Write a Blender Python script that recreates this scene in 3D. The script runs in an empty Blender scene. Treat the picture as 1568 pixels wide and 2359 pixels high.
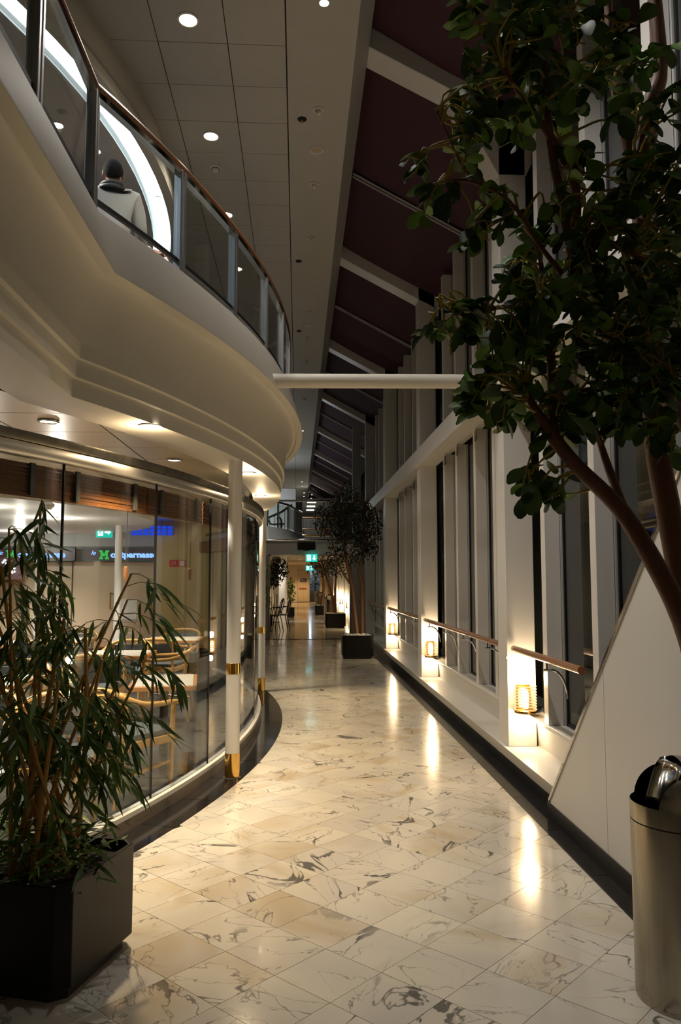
import bpy, bmesh, math, random
from mathutils import Vector, Matrix
random.seed(7)
C = bpy.context.scene.collection
PI = math.pi

# ------------------------------------------------------------------ camera, world, exposure, lights
cd = bpy.data.cameras.new('camera'); cam = bpy.data.objects.new('camera', cd); C.objects.link(cam)
cd.sensor_fit = 'AUTO'; cd.sensor_width = 36.0; cd.lens = 1800.0*36.0/2359.0
cd.clip_start = 0.05; cd.clip_end = 300
cam.location = (0, 0, 1.55)
cam.rotation_euler = (math.radians(90+4.874), 0, math.radians(-3.105))
bpy.context.scene.camera = cam
sc = bpy.context.scene
sc.view_settings.view_transform = 'Standard'; sc.view_settings.look = 'None'
sc.view_settings.gamma = 1.0; sc.view_settings.use_curve_mapping = False
sc.view_settings.exposure = 0.0
w = bpy.data.worlds.new('night'); sc.world = w; w.use_nodes = True
w.node_tree.nodes['Background'].inputs[0].default_value = (.006, .008, .012, 1)
w.node_tree.nodes['Background'].inputs[1].default_value = 0.5
cy = sc.cycles
cy.max_bounces = 7; cy.diffuse_bounces = 4; cy.glossy_bounces = 4; cy.transmission_bounces = 4
cy.transparent_max_bounces = 12; cy.sample_clamp_indirect = 2.5; cy.sample_clamp_direct = 0
cy.caustics_reflective = False; cy.caustics_refractive = False
cy.use_denoising = True

WARM = (1.0, .74, .44); WARM2 = (1.0, .62, .28); NEUT = (1.0, .90, .76); COLD = (.72, .86, 1.0)
def lamp(kind, loc, power, col, size=.05, spot=110, blend=.7, target=None, name='light'):
    l = bpy.data.lights.new(name, kind); l.energy = power; l.color = col
    if kind == 'SPOT': l.spot_size = math.radians(spot); l.spot_blend = blend; l.shadow_soft_size = size
    elif kind == 'POINT': l.shadow_soft_size = size
    elif kind == 'AREA': l.size = size
    o = bpy.data.objects.new(name, l); C.objects.link(o); o.location = loc
    if target is not None:
        o.rotation_euler = (Vector(target)-Vector(loc)).to_track_quat('-Z', 'Y').to_euler()
    return o
P_SOFFIT = 300; P_GLOW = 8.0; P_ATRIUM = 85; P_SPOT = 290; P_COLUMN = 12.0; P_CAFE = 240; P_FAR = 55; P_DECK = 60

# ------------------------------------------------------------------ materials
def nt(name):
    m = bpy.data.materials.new(name); m.use_nodes = True
    n = m.node_tree; b = n.nodes['Principled BSDF']
    return m, n, b
def mat(name, col, rough=.5, metal=0, emit=None, es=0, bump=0, bscale=40, vary=0, coat=0, aniso=None):
    m, n, b = nt(name)
    b.inputs['Base Color'].default_value = (*col, 1); b.inputs['Roughness'].default_value = rough
    b.inputs['Metallic'].default_value = metal
    if coat: b.inputs['Coat Weight'].default_value = coat; b.inputs['Coat Roughness'].default_value = .08
    if emit: b.inputs['Emission Color'].default_value = (*emit, 1); b.inputs['Emission Strength'].default_value = es
    if bump or vary:
        tc = n.nodes.new('ShaderNodeTexCoord'); no = n.nodes.new('ShaderNodeTexNoise')
        no.inputs['Scale'].default_value = bscale; no.inputs['Detail'].default_value = 4
        src = tc.outputs['Object']
        if aniso:
            mp = n.nodes.new('ShaderNodeMapping'); mp.inputs['Scale'].default_value = aniso
            n.links.new(src, mp.inputs[0]); src = mp.outputs[0]
        n.links.new(src, no.inputs['Vector'])
        if bump:
            bp = n.nodes.new('ShaderNodeBump'); bp.inputs['Strength'].default_value = bump; bp.inputs['Distance'].default_value = .01
            n.links.new(no.outputs[0], bp.inputs['Height']); n.links.new(bp.outputs[0], b.inputs['Normal'])
        if vary:
            mx = n.nodes.new('ShaderNodeMix'); mx.data_type = 'RGBA'
            mx.inputs[6].default_value = (*[c*(1-vary) for c in col], 1); mx.inputs[7].default_value = (*[min(1, c*(1+vary)) for c in col], 1)
            n.links.new(no.outputs[0], mx.inputs[0]); n.links.new(mx.outputs[2], b.inputs['Base Color'])
    return m
def emat(name, col, s):
    m = bpy.data.materials.new(name); m.use_nodes = True; n = m.node_tree; n.nodes.clear()
    e = n.nodes.new('ShaderNodeEmission'); e.inputs[0].default_value = (*col, 1); e.inputs[1].default_value = s
    o = n.nodes.new('ShaderNodeOutputMaterial'); n.links.new(e.outputs[0], o.inputs[0]); return m
def glassmat(name, tint, ior=1.45, boost=1.0, floor=0.0):
    m = bpy.data.materials.new(name); m.use_nodes = True; n = m.node_tree; n.nodes.clear()
    t = n.nodes.new('ShaderNodeBsdfTransparent'); t.inputs[0].default_value = (*tint, 1)
    g = n.nodes.new('ShaderNodeBsdfGlossy'); g.inputs['Roughness'].default_value = 0.0
    lw = n.nodes.new('ShaderNodeLayerWeight'); lw.inputs[0].default_value = .5
    p5 = n.nodes.new('ShaderNodeMath'); p5.operation = 'POWER'; p5.inputs[1].default_value = 5.0; n.links.new(lw.outputs['Facing'], p5.inputs[0])
    ml = n.nodes.new('ShaderNodeMath'); ml.operation = 'MULTIPLY_ADD'; ml.inputs[1].default_value = .96*boost; ml.inputs[2].default_value = .04*boost+floor
    ml.use_clamp = True; n.links.new(p5.outputs[0], ml.inputs[0])
    mx = n.nodes.new('ShaderNodeMixShader'); o = n.nodes.new('ShaderNodeOutputMaterial')
    n.links.new(ml.outputs[0], mx.inputs[0])
    n.links.new(t.outputs[0], mx.inputs[1]); n.links.new(g.outputs[0], mx.inputs[2]); n.links.new(mx.outputs[0], o.inputs[0])
    return m
def math_node(n, op, a, b=None, clamp=False):
    k = n.nodes.new('ShaderNodeMath'); k.operation = op; k.use_clamp = clamp
    for i, v in enumerate((a, b)):
        if v is None: continue
        if isinstance(v, (int, float)): k.inputs[i].default_value = v
        else: n.links.new(v, k.inputs[i])
    return k.outputs[0]
def ramp(n, v, a, b):      # linear step of v from a to b
    k = n.nodes.new('ShaderNodeMapRange'); n.links.new(v, k.inputs[0])
    k.inputs[1].default_value = a; k.inputs[2].default_value = b; k.clamp = True
    return k.outputs[0]
def mixc(n, f, a, b):
    k = n.nodes.new('ShaderNodeMix'); k.data_type = 'RGBA'
    if isinstance(f, (int, float)): k.inputs[0].default_value = f
    else: n.links.new(f, k.inputs[0])
    for i, v in ((6, a), (7, b)):
        if isinstance(v, tuple): k.inputs[i].default_value = (*v, 1)
        else: n.links.new(v, k.inputs[i])
    return k.outputs[2]
def stone(name, base, base2, tan, vein, rough, veinamt=1.0, scale=1.0):
    m, n, b = nt(name)
    tc = n.nodes.new('ShaderNodeTexCoord'); oi = n.nodes.new('ShaderNodeObjectInfo'); ge = n.nodes.new('ShaderNodeNewGeometry')
    r = math_node(n, 'ADD', oi.outputs['Random'], ge.outputs['Random Per Island'])
    vr = n.nodes.new('ShaderNodeVectorRotate'); vr.rotation_type = 'Z_AXIS'
    n.links.new(tc.outputs['Object'], vr.inputs['Vector']); n.links.new(math_node(n, 'MULTIPLY', r, 57.0), vr.inputs['Angle'])
    cb = n.nodes.new('ShaderNodeCombineXYZ')
    for i, k in enumerate((137.0, 59.0, 211.0)): n.links.new(math_node(n, 'MULTIPLY', r, k), cb.inputs[i])
    ad = n.nodes.new('ShaderNodeVectorMath'); ad.operation = 'ADD'; n.links.new(vr.outputs[0], ad.inputs[0]); n.links.new(cb.outputs[0], ad.inputs[1])
    mp = n.nodes.new('ShaderNodeMapping'); mp.inputs['Scale'].default_value = (2.4*scale, 5.5*scale, 3*scale); n.links.new(ad.outputs[0], mp.inputs[0])
    q = mp.outputs[0]
    def noise(v, s, d=3, dist=0):
        k = n.nodes.new('ShaderNodeTexNoise'); k.inputs['Scale'].default_value = s; k.inputs['Detail'].default_value = d
        k.inputs['Distortion'].default_value = dist; n.links.new(v, k.inputs['Vector']); return k.outputs[0]
    n1 = noise(q, 0.6, 5, .8); ridge = math_node(n, 'ABSOLUTE', math_node(n, 'SUBTRACT', n1, .5))
    mask = ramp(n, noise(q, .5, 2), .46, .56)
    width = math_node(n, 'MULTIPLY', ramp(n, noise(q, .9, 3), .50, .72), .024)
    v1 = math_node(n, 'MULTIPLY', math_node(n, 'SUBTRACT', 1.0, ramp(n, math_node(n, 'SUBTRACT', ridge, width), .0, .007)), math_node(n, 'MULTIPLY', mask, .85))
    n2 = noise(q, .8, 5, .6); r2 = math_node(n, 'ABSOLUTE', math_node(n, 'SUBTRACT', n2, .53))
    v2 = math_node(n, 'MULTIPLY', math_node(n, 'SUBTRACT', 1.0, ramp(n, r2, .0, .007)), math_node(n, 'MULTIPLY', ramp(n, noise(q, .6, 2), .40, .56), .75))
    v = math_node(n, 'MULTIPLY', math_node(n, 'MAXIMUM', v1, v2), veinamt, True)
    c = mixc(n, ramp(n, noise(q, .35, 3), .42, .62), base, base2)
    c = mixc(n, math_node(n, 'MULTIPLY', ramp(n, noise(q, .42, 3, .4), .54, .70), .6), c, tan)
    pt = math_node(n, 'FRACT', math_node(n, 'MULTIPLY', r, 91.7))
    c = mixc(n, math_node(n, 'MULTIPLY', pt, .16), c, (base[0]*.55, base[1]*.55, base[2]*.56))
    grain = noise(ad.outputs[0], 160, 2)
    c = mixc(n, math_node(n, 'MULTIPLY', v, ramp(n, grain, .1, .40)), c, vein)
    n.links.new(c, b.inputs['Base Color'])
    b.inputs['Roughness'].default_value = rough; b.inputs['IOR'].default_value = 1.5
    b.inputs['Coat Weight'].default_value = .35; b.inputs['Coat Roughness'].default_value = .05
    return m
def wood(name, c1, c2, rough=.3, sc=(3, 3, 40), coat=.4):
    m, n, b = nt(name)
    tc = n.nodes.new('ShaderNodeTexCoord'); mp = n.nodes.new('ShaderNodeMapping'); mp.inputs['Scale'].default_value = sc
    no = n.nodes.new('ShaderNodeTexNoise'); no.inputs['Scale'].default_value = 2; no.inputs['Detail'].default_value = 5
    n.links.new(tc.outputs['Object'], mp.inputs[0]); n.links.new(mp.outputs[0], no.inputs['Vector'])
    n.links.new(mixc(n, ramp(n, no.outputs[0], .3, .7), c1, c2), b.inputs['Base Color'])
    b.inputs['Roughness'].default_value = rough; b.inputs['Coat Weight'].default_value = coat; b.inputs['Coat Roughness'].default_value = .1
    return m
def leafmat(name, c1, c2, rough=.35):
    m, n, b = nt(name)
    oi = n.nodes.new('ShaderNodeObjectInfo'); ge = n.nodes.new('ShaderNodeNewGeometry')
    r = math_node(n, 'FRACT', math_node(n, 'ADD', oi.outputs['Random'], ge.outputs['Random Per Island']))
    n.links.new(mixc(n, math_node(n, 'POWER', r, 1.8), c1, c2), b.inputs['Base Color'])
    b.inputs['Roughness'].default_value = rough
    b.inputs['Specular IOR Level'].default_value = .3
    return m

M = {}
M['marble'] = stone('cream marble', (.74, .69, .58), (.64, .60, .53), (.50, .37, .19), (.06, .058, .055), .15)
M['granite'] = stone('black granite', (.012, .012, .014), (.02, .02, .022), (.014, .013, .012), (.05, .05, .055), .12, .25)
M['joint'] = mat('tile joint', (.26, .20, .13), .8)
M['curb'] = stone('beige curb stone', (.34, .29, .22), (.26, .22, .17), (.3, .24, .16), (.14, .12, .1), .3)
M['speck'] = mat('dark speckled granite', (.03, .03, .032), .25, vary=.9, bscale=160)
M['white'] = mat('white satin paint', (.72, .70, .66), .38, bump=.02, bscale=200)
M['plaster'] = mat('warm white plaster', (.70, .66, .57), .5, bump=.02, bscale=150)
M['grey'] = mat('light grey paint', (.42, .42, .41), .5)
M['darkgrey'] = mat('dark grey paint', (.10, .10, .10), .5)
M['ceil'] = mat('ceiling panel', (.56, .54, .49), .55, vary=.05, bscale=8)
M['shiny'] = mat('satin metal ceiling panel', (.60, .55, .42), .28, .75, bump=.03, bscale=3)
M['black'] = mat('black lacquer', (.006, .006, .007), .34); M['black'].node_tree.nodes['Principled BSDF'].inputs['Specular IOR Level'].default_value = .22
M['blackmatte'] = mat('black matte', (.008, .008, .008), .6)
M['rubber'] = mat('black rubber seal', (.004, .004, .004), .5)
M['chrome'] = mat('polished chrome', (.72, .72, .72), .08, 1)
M['headsteel'] = mat('satin steel rail', (.66,.64,.58), .36, 1)
M['steel'] = mat('brushed steel', (.33, .30, .24), .24, 1, bump=.03, bscale=16, vary=.55, aniso=(1, 1, .02))
M['post'] = mat('bright satin steel', (.90, .91, .93), .34, 1)
M['brass'] = mat('polished brass', (.75, .46, .12), .14, 1)
M['purple'] = mat('purple roller blind fabric', (.052, .017, .029), .85, bump=.1, bscale=60, vary=.12)
M['rail'] = wood('reddish handrail wood', (.27, .10, .035), (.38, .17, .065), .28, (60, 2, 60))
M['blind'] = wood('brown blind slats', (.16, .058, .020), (.24, .10, .036), .4, (60, 60, 4))
M['beech'] = wood('honey beech', (.62, .34, .10), (.74, .44, .15), .25, (14, 14, 14))
M['edge'] = wood('orange table edge wood', (.55, .24, .08), (.62, .3, .1), .3, (20, 20, 20))
M['tabletop'] = mat('pale table laminate', (.70, .66, .58), .25)
M['pad'] = mat('blue grey upholstery', (.075, .09, .10), .5, bump=.1, bscale=200)
M['darkpad'] = mat('charcoal upholstery', (.02, .022, .025), .5)
M['carpet'] = mat('dark patterned carpet', (.035, .034, .033), .75, vary=.7, bscale=14, bump=.2)
M['cream'] = mat('cream shutter panel', (.62, .52, .37), .4)
M['yellow'] = mat('yellow ochre wall panel', (.52, .40, .16), .4)
M['soil'] = mat('dark soil', (.012, .010, .007), .95, bump=.6, bscale=60)
M['stone'] = mat('white pebble', (.75, .74, .72), .6, vary=.15, bscale=9)
M['bark'] = mat('reddish brown bark', (.13, .048, .022), .55, bump=.5, bscale=30, vary=.4, aniso=(1, 1, .25))
M['barktan'] = mat('tan brown bark', (.16, .075, .028), .6, bump=.4, bscale=40, vary=.4)
M['twig'] = mat('olive yellow twig', (.36, .27, .045), .6)
M['bamboo'] = mat('ochre bamboo stalk', (.50, .27, .06), .35, vary=.35, bscale=20, aniso=(1, 1, .2))
M['ficus'] = leafmat('glossy ficus leaf', (.030, .066, .022), (.17, .34, .04), .58)
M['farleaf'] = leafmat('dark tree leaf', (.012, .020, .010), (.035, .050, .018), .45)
M['bleaf'] = leafmat('bamboo leaf', (.055, .115, .032), (.20, .32, .07), .42)
M['glass'] = glassmat('clear glass', (.93, .95, .93), 1.45, 1.0)
M['cafeglass'] = glassmat('cafe glass', (.94, .95, .92), 1.45, 1.1, .0)
M['winglass'] = glassmat('night window glass', (.55, .60, .58), 1.5, 1.5, .04)
M['lampglass'] = glassmat('lamp glass', (1, .97, .9), 1.45, .8)
M['ribglass'] = mat('amber tinted lamp rib', (.75,.55,.28), .15, 0, (1,.7,.35), .6)
M['bulb'] = emat('glowing bulb', (1, .72, .36), 30)
M['disc'] = emat('downlight disc', (1, .86, .62), 14)
M['disc2'] = emat('white downlight disc', (1, .95, .9), 14)
M['cove'] = emat('cold white cove light', (.70, .86, 1.0), 4.5)
M['sparkle'] = emat('sparkling white', (.9,.97,1), 6)
M['green'] = emat('green exit sign', (.02, .62, .48), 1.1)
M['signwhite'] = emat('lit white', (.8, 1, 1), 1.6)
M['signblue'] = emat('blue lit letters', (.22, .42, 1.0), 2.0)
M['signgreen'] = emat('green lit letter', (.10, .75, .16), .7)
M['blueglow'] = emat('blue screen glow', (.02, .08, 1.0), .9)
M['signback'] = mat('maroon sign board', (.06, .03, .035), .4)
M['teal'] = mat('teal neon edge', (.02, .12, .14), .4)
M['red'] = mat('red sign', (.55, .04, .02), .5)
M['blue'] = mat('navy sign', (.02, .03, .12), .4)
M['white_plastic'] = mat('white plastic', (.8, .78, .72), .35)
M['napkin'] = mat('pale blue napkin', (.45,.58,.62), .8)
M['skin'] = mat('skin', (.55, .30, .20), .5)
M['hair'] = mat('dark hair', (.010, .008, .007), .9, bump=.9, bscale=140)
M['shirt'] = mat('off white shirt', (.60, .58, .56), .8, bump=.3, bscale=14)
M['pinkshirt'] = mat('pale pink shirt', (.78, .62, .58), .8, bump=.3, bscale=14)
M['trouser'] = mat('dark trousers', (.02, .022, .03), .8)
M['terrawhite'] = mat('pale grey planter', (.5, .49, .45), .5)

# ------------------------------------------------------------------ mesh builder
class MB:
    def __init__(s): s.v = []; s.f = []; s.mi = []; s.cur = 0
    def add(s, vs, fs):
        o = len(s.v); s.v += [tuple(p) for p in vs]; s.f += [tuple(i+o for i in f) for f in fs]; s.mi += [s.cur]*len(fs); return s
    def box(s, a, b):
        x0, y0, z0 = a; x1, y1, z1 = b
        return s.add([(x0,y0,z0),(x1,y0,z0),(x1,y1,z0),(x0,y1,z0),(x0,y0,z1),(x1,y0,z1),(x1,y1,z1),(x0,y1,z1)],
                     [(3,2,1,0),(4,5,6,7),(0,1,5,4),(1,2,6,5),(2,3,7,6),(3,0,4,7)])
    def obox(s, c, u, v, wv, hu, hv, hw):        # oriented box: centre, axes, half sizes
        c = Vector(c); u = Vector(u).normalized()*hu; v = Vector(v).normalized()*hv; wv = Vector(wv).normalized()*hw
        p = [c-u-v-wv, c+u-v-wv, c+u+v-wv, c-u+v-wv, c-u-v+wv, c+u-v+wv, c+u+v+wv, c-u+v+wv]
        return s.add(p, [(3,2,1,0),(4,5,6,7),(0,1,5,4),(1,2,6,5),(2,3,7,6),(3,0,4,7)])
    def tube(s, pts, r, n=10, closed=False, caps=True):
        pts = [Vector(p) for p in pts]; k = len(pts); rr = r if isinstance(r, (list, tuple)) else [r]*k
        vs = []; ref = None
        for i, p in enumerate(pts):
            a = pts[(i-1) % k] if (closed or i > 0) else p; b = pts[(i+1) % k] if (closed or i < k-1) else p
            t = (b-a).normalized()
            if ref is None: ref = t.orthogonal().normalized()
            ref = (ref - t*ref.dot(t)); ref = ref.normalized() if ref.length > 1e-6 else t.orthogonal().normalized()
            q = t.cross(ref)
            for j in range(n):
                an = 2*PI*j/n; vs.append(p + (ref*math.cos(an)+q*math.sin(an))*rr[i])
        fs = []
        for i in range(k if closed else k-1):
            i2 = (i+1) % k
            for j in range(n): fs.append((i*n+j, i*n+(j+1) % n, i2*n+(j+1) % n, i2*n+j))
        if caps and not closed:
            fs.append(tuple(range(n))[::-1]); fs.append(tuple((k-1)*n+j for j in range(n)))
        return s.add(vs, fs)
    def lathe(s, prof, n=24, c=(0,0,0), a0=0, a1=2*PI):   # prof: (r,z)
        full = abs(a1-a0-2*PI) < 1e-6; m = n if full else n+1; vs = []; fs = []
        for r, z in prof:
            for j in range(m):
                a = a0+(a1-a0)*j/n; vs.append((c[0]+r*math.cos(a), c[1]+r*math.sin(a), c[2]+z))
        for i in range(len(prof)-1):
            for j in range(n):
                j2 = (j+1) % m; fs.append((i*m+j, i*m+j2, (i+1)*m+j2, (i+1)*m+j))
        return s.add(vs, fs)
    def prism(s, poly, z0, z1):
        n = len(poly)
        return s.add([(p[0],p[1],z0) for p in poly]+[(p[0],p[1],z1) for p in poly],
                     [tuple(range(n))[::-1], tuple(range(n, 2*n))]+[(i,(i+1)%n,n+(i+1)%n,n+i) for i in range(n)])
    def strip(s, rows):                           # rows of equal-length point lists -> quads
        n = len(rows[0]); vs = [p for r in rows for p in r]
        return s.add(vs, [(i*n+j, i*n+j+1, (i+1)*n+j+1, (i+1)*n+j) for i in range(len(rows)-1) for j in range(n-1)])
    def build(s, name, m, parent=None, smooth=35, bevel=0, kind=None, loc=None):
        me = bpy.data.meshes.new(name); me.from_pydata(s.v, [], s.f)
        ms = m if isinstance(m, (list, tuple)) else [m]
        for k in ms: me.materials.append(k)
        if len(ms) > 1: me.polygons.foreach_set('material_index', s.mi)
        bm = bmesh.new(); bm.from_mesh(me); bmesh.ops.recalc_face_normals(bm, faces=bm.faces); bm.to_mesh(me); bm.free()
        if smooth:
            me.shade_smooth(); me.set_sharp_from_angle(angle=math.radians(smooth))
        o = bpy.data.objects.new(name, me); C.objects.link(o)
        if parent: o.parent = parent
        if loc: o.location = loc
        if bevel:
            b = o.modifiers.new('bevel', 'BEVEL'); b.width = bevel; b.segments = 2; b.limit_method = 'ANGLE'
        if kind: o['kind'] = kind
        return o
def shared(name, me, parent=None, mtx=None):
    o = bpy.data.objects.new(name, me); C.objects.link(o)
    if parent: o.parent = parent
    if mtx is not None: o.matrix_local = mtx
    return o
def empty(name, loc=(0,0,0), rz=0):
    o = bpy.data.objects.new(name, None); C.objects.link(o); o.location = loc; o.rotation_euler = (0,0,rz); o.empty_display_size = .1; return o
def tag(o, label, cat=None, group=None, kind=None):
    o['label'] = label
    if cat: o['category'] = cat
    if group: o['group'] = group
    if kind: o['kind'] = kind
    return o
def struct(o, label=None, cat=None):
    o['kind'] = 'structure'
    if label: o['label'] = label
    if cat: o['category'] = cat
    return o
def copy_tree(o, parent=None):
    c = o.copy(); C.objects.link(c); c.parent = parent
    for ch in list(o.children): copy_tree(ch, c)
    return c
def light_in(o, parent):
    o.parent = parent; return o

# ------------------------------------------------------------------ plan: concentric curves of the cafe and the balcony
CX, CY, R0 = -11.17, 8.65, 11.17
def arc_x(xm, Y): return CX + math.sqrt(max(0, (R0+xm)**2-(Y-CY)**2))
def arc_pt(xm, th): return (CX+(R0+xm)*math.cos(th), CY+(R0+xm)*math.sin(th))
def corner_th(xm, xs): return math.acos((xs-CX)/(R0+xm))
def bal_path(off, y0=.3, y1=17.0, n=44):
    # plan polyline of the balcony edge, offset from its lip
    xm, xs = .04+off, -.96+off*.95
    t = corner_th(xm, xs); pts = [(xs, y0), (xs, (y0+CY-(R0+xm)*math.sin(t))/2)]
    for i in range(n+1): pts.append(arc_pt(xm, -t+2*t*i/n))
    pts.append((xs, y1)); return pts
def clip(poly, nx, ny, d):                        # keep nx*x+ny*y <= d
    out = []
    for i in range(len(poly)):
        a, b = poly[i], poly[(i+1) % len(poly)]
        da, db = nx*a[0]+ny*a[1]-d, nx*b[0]+ny*b[1]-d
        if da <= 0: out.append(a)
        if (da < 0 < db) or (db < 0 < da):
            t = da/(da-db); out.append((a[0]+(b[0]-a[0])*t, a[1]+(b[1]-a[1])*t))
    return out
def area(p): return abs(sum(p[i][0]*p[(i+1)%len(p)][1]-p[(i+1)%len(p)][0]*p[i][1] for i in range(len(p))))/2

XG, XB, XR = -.41, -.165, 1.53                    # glass line, black border line, right border line
# ================================================================== FLOOR
fl = MB().box((-8, -1, -.12), (2.6, 56, -.012)).build('floor', M['joint'], smooth=0)
struct(fl, 'polished cream marble floor with grey veins running down the promenade')
def floor_clip(p):
    cx = sum(a[0] for a in p)/len(p); cyy = sum(a[1] for a in p)/len(p)
    p = clip(p, 1, 0, XR-.002)
    if len(p) < 3: return p
    if cyy < 13.4:
        an = math.atan2(cyy-CY, cx-CX); p = clip(p, -math.cos(an), -math.sin(an), -(CX*math.cos(an)+CY*math.sin(an)+R0+XB+.002))
    else: p = clip(p, -1, 0, 1.05)
    return p
hd = .21; g = .0012*1.414
full_tile = None; rest = MB()
for i in range(-16, 14):
    for j in range(-14, 90):
        cx = -.505+.42*i+(hd if j % 2 else 0); cyy = 3.846+hd*j
        if cyy < 1.2 or cyy > 20.2: continue
        d = hd-g; base = [(cx, cyy-d), (cx+d, cyy), (cx, cyy+d), (cx-d, cyy)]
        p = floor_clip(base)
        if len(p) < 3 or area(p) < .002: continue
        if cyy < 9.9 and cx > -1.75:
            if len(p) == 4 and abs(area(p)-2*d*d) < 1e-5:
                if full_tile is None: full_tile = MB().prism([(0,-d),(d,0),(0,d),(-d,0)], -.02, 0).build('tile', M['marble'], fl, 0); o = full_tile
                else: o = shared('tile', full_tile.data, fl)
            else: o = MB().prism([(a-cx, b-cyy) for a, b in p], -.02, 0).build('tile', M['marble'], fl, 0)
            o.location = (cx, cyy, random.uniform(-.0004, 0))
        else: rest.prism(p, -.02, 0)
for j in range(72):                                # beyond the threshold: square tiles
    for i in range(-6, 6):
        x0, y0 = i*.42-.1, 20.55+j*.42
        rest.prism([(x0+.003,y0+.003),(x0+.417,y0+.003),(x0+.417,y0+.417),(x0+.003,y0+.417)], -.02, 0)
rest.build('distant_tiles', M['marble'], fl, 0, kind='stuff')
for j in range(13):                                # black granite border, right side
    y0 = 1.2+j*.74
    MB().prism([(XR,y0+.002),(1.708,y0+.002),(1.708,y0+.738),(XR,y0+.738)], -.02, .0005).build('border_slab', M['granite'], fl, 0)
MB().prism([(XR,10.82),(1.708,10.82),(1.708,20.3),(XR,20.3)], -.02, .0005).build('border_slab', M['granite'], fl, 0)
MB().prism([(-1.0,20.3),(1.7,20.3),(1.7,20.53),(-1.0,20.53)], -.02, .001).build('threshold', M['granite'], fl, 0)
th = -.66
while th < .50:                                    # black granite border following the curved glass
    t2 = th+.055
    a = [arc_pt(XG, th+.0003+(t2-th-.0006)*k/3) for k in range(4)]; b = [arc_pt(XB, th+.0003+(t2-th-.0006)*k/3) for k in range(4)]
    MB().prism(a+b[::-1], -.02, .0005).build('border_slab', M['granite'], fl, 0)
    th = t2
# cafe carpet
cp = [arc_pt(XG-.05, -.70+1.16*k/40) for k in range(41)]
MB().prism([(-8,1.4)]+cp+[(-8,13.6)], -.011, .004).build('carpet', M['carpet'], fl, 0)

# ================================================================== CAFE GLASS WALL
gw = empty('wall_cafe_glass'); struct(gw, 'curved clear glass wall of the cafe on a pale stone curb')
th = -.66
while th < .50:
    t2 = th+.0463
    a = [arc_pt(XG-.06, th+(t2-th)*k/2+.0001) for k in range(3)]; b = [arc_pt(XG, th+(t2-th)*k/2+.0001) for k in range(3)]
    MB().prism(a+b[::-1], 0, .075).build('curb_stone', M['curb'], gw, 0)
    th = t2
a = [arc_pt(XG-.075, -.66+1.16*k/60) for k in range(61)]; b = [arc_pt(XG+.004, -.66+1.16*k/60) for k in range(61)]
MB().prism(a+b[::-1], .075, .105).build('sill_strip', M['white'], gw, 30)
prof = [(-.05,2.19),(.018,2.19),(.024,2.196),(.024,2.256),(.018,2.262),(-.05,2.262)]
ths = [-.66+1.16*k/60 for k in range(61)]
MB().strip([[(*arc_pt(XG-.02+q[0], t), q[1]) for q in prof+[prof[0]]] for t in ths]).build('head_rail', M['headsteel'], gw, 50)
prof = [(-.03,2.262),(.03,2.262),(.045,2.30),(.045,2.312),(-.03,2.312)]
MB().strip([[(*arc_pt(XG-.02+q[0], t), q[1]) for q in prof+[prof[0]]] for t in ths]).build('head_trim', M['steel'], gw, 50)
joints = [-.590+.0925*k for k in range(13)]
for k in range(len(joints)-1):
    t0, t1 = joints[k]+.0006, joints[k+1]-.0006
    a = [arc_pt(XG-.04, t0+(t1-t0)*i/6) for i in range(7)]; b = [arc_pt(XG-.03, t0+(t1-t0)*i/6) for i in range(7)]
    MB().prism(a+b[::-1], .105, 2.19).build('pane', M['cafeglass'], gw, 30)
for t in joints:
    p = arc_pt(XG-.035, t); u = (math.cos(t), math.sin(t), 0); v = (-math.sin(t), math.cos(t), 0)
    MB().obox((p[0],p[1],1.15), u, v, (0,0,1), .007, .0045, 1.042).build('seal', M['rubber'], gw, 0)
# inside roller of wooden blinds, one per pane
first = None
for k in range(len(joints)-1):
    t0, t1 = joints[k]+.0012, joints[k+1]-.0012
    root = empty('window_blind'); tag(root, 'brown wooden slatted blind raised behind the %s cafe glass pane from the left' % ['leftmost','second','third','fourth','fifth','sixth','seventh','eighth','ninth','tenth','eleventh','last'][k], 'blind', 'raised wooden blinds behind the cafe glass')
    for i in range(9):
        z = 2.17-i*.0205; xo = XG-.10-(.004 if i % 2 else 0)
        a = [arc_pt(xo-.045, t0+(t1-t0)*q/4) for q in range(5)]; b = [arc_pt(xo, t0+(t1-t0)*q/4) for q in range(5)]
        MB().prism(a+b[::-1], z-.0185, z).build('slat', M['blind'], root, 0)
    for q in (.18, .82):
        tt = t0+(t1-t0)*q; p = arc_pt(XG-.088, tt); u = (math.cos(tt), math.sin(tt), 0); v = (-math.sin(tt), math.cos(tt), 0)
        MB().obox((p[0],p[1],2.085), u, v, (0,0,1), .008, .018, .088).build('bracket', M['darkgrey'], root, 0)
    if k in (2, 3):
        tt = t0+(t1-t0)*.75; p = arc_pt(XG-.1, tt)
        MB().tube([(p[0],p[1],2.0),(p[0]-.005,p[1],1.62)], .003, 5).build('pull_cord', M['blackmatte'], root)
        MB().lathe([(0,.05),(.012,.045),(.016,0),(.012,-.04),(0,-.045)], 10, (p[0]-.005,p[1],1.58)).build('cord_tassel', M['rail'], root)
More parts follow.
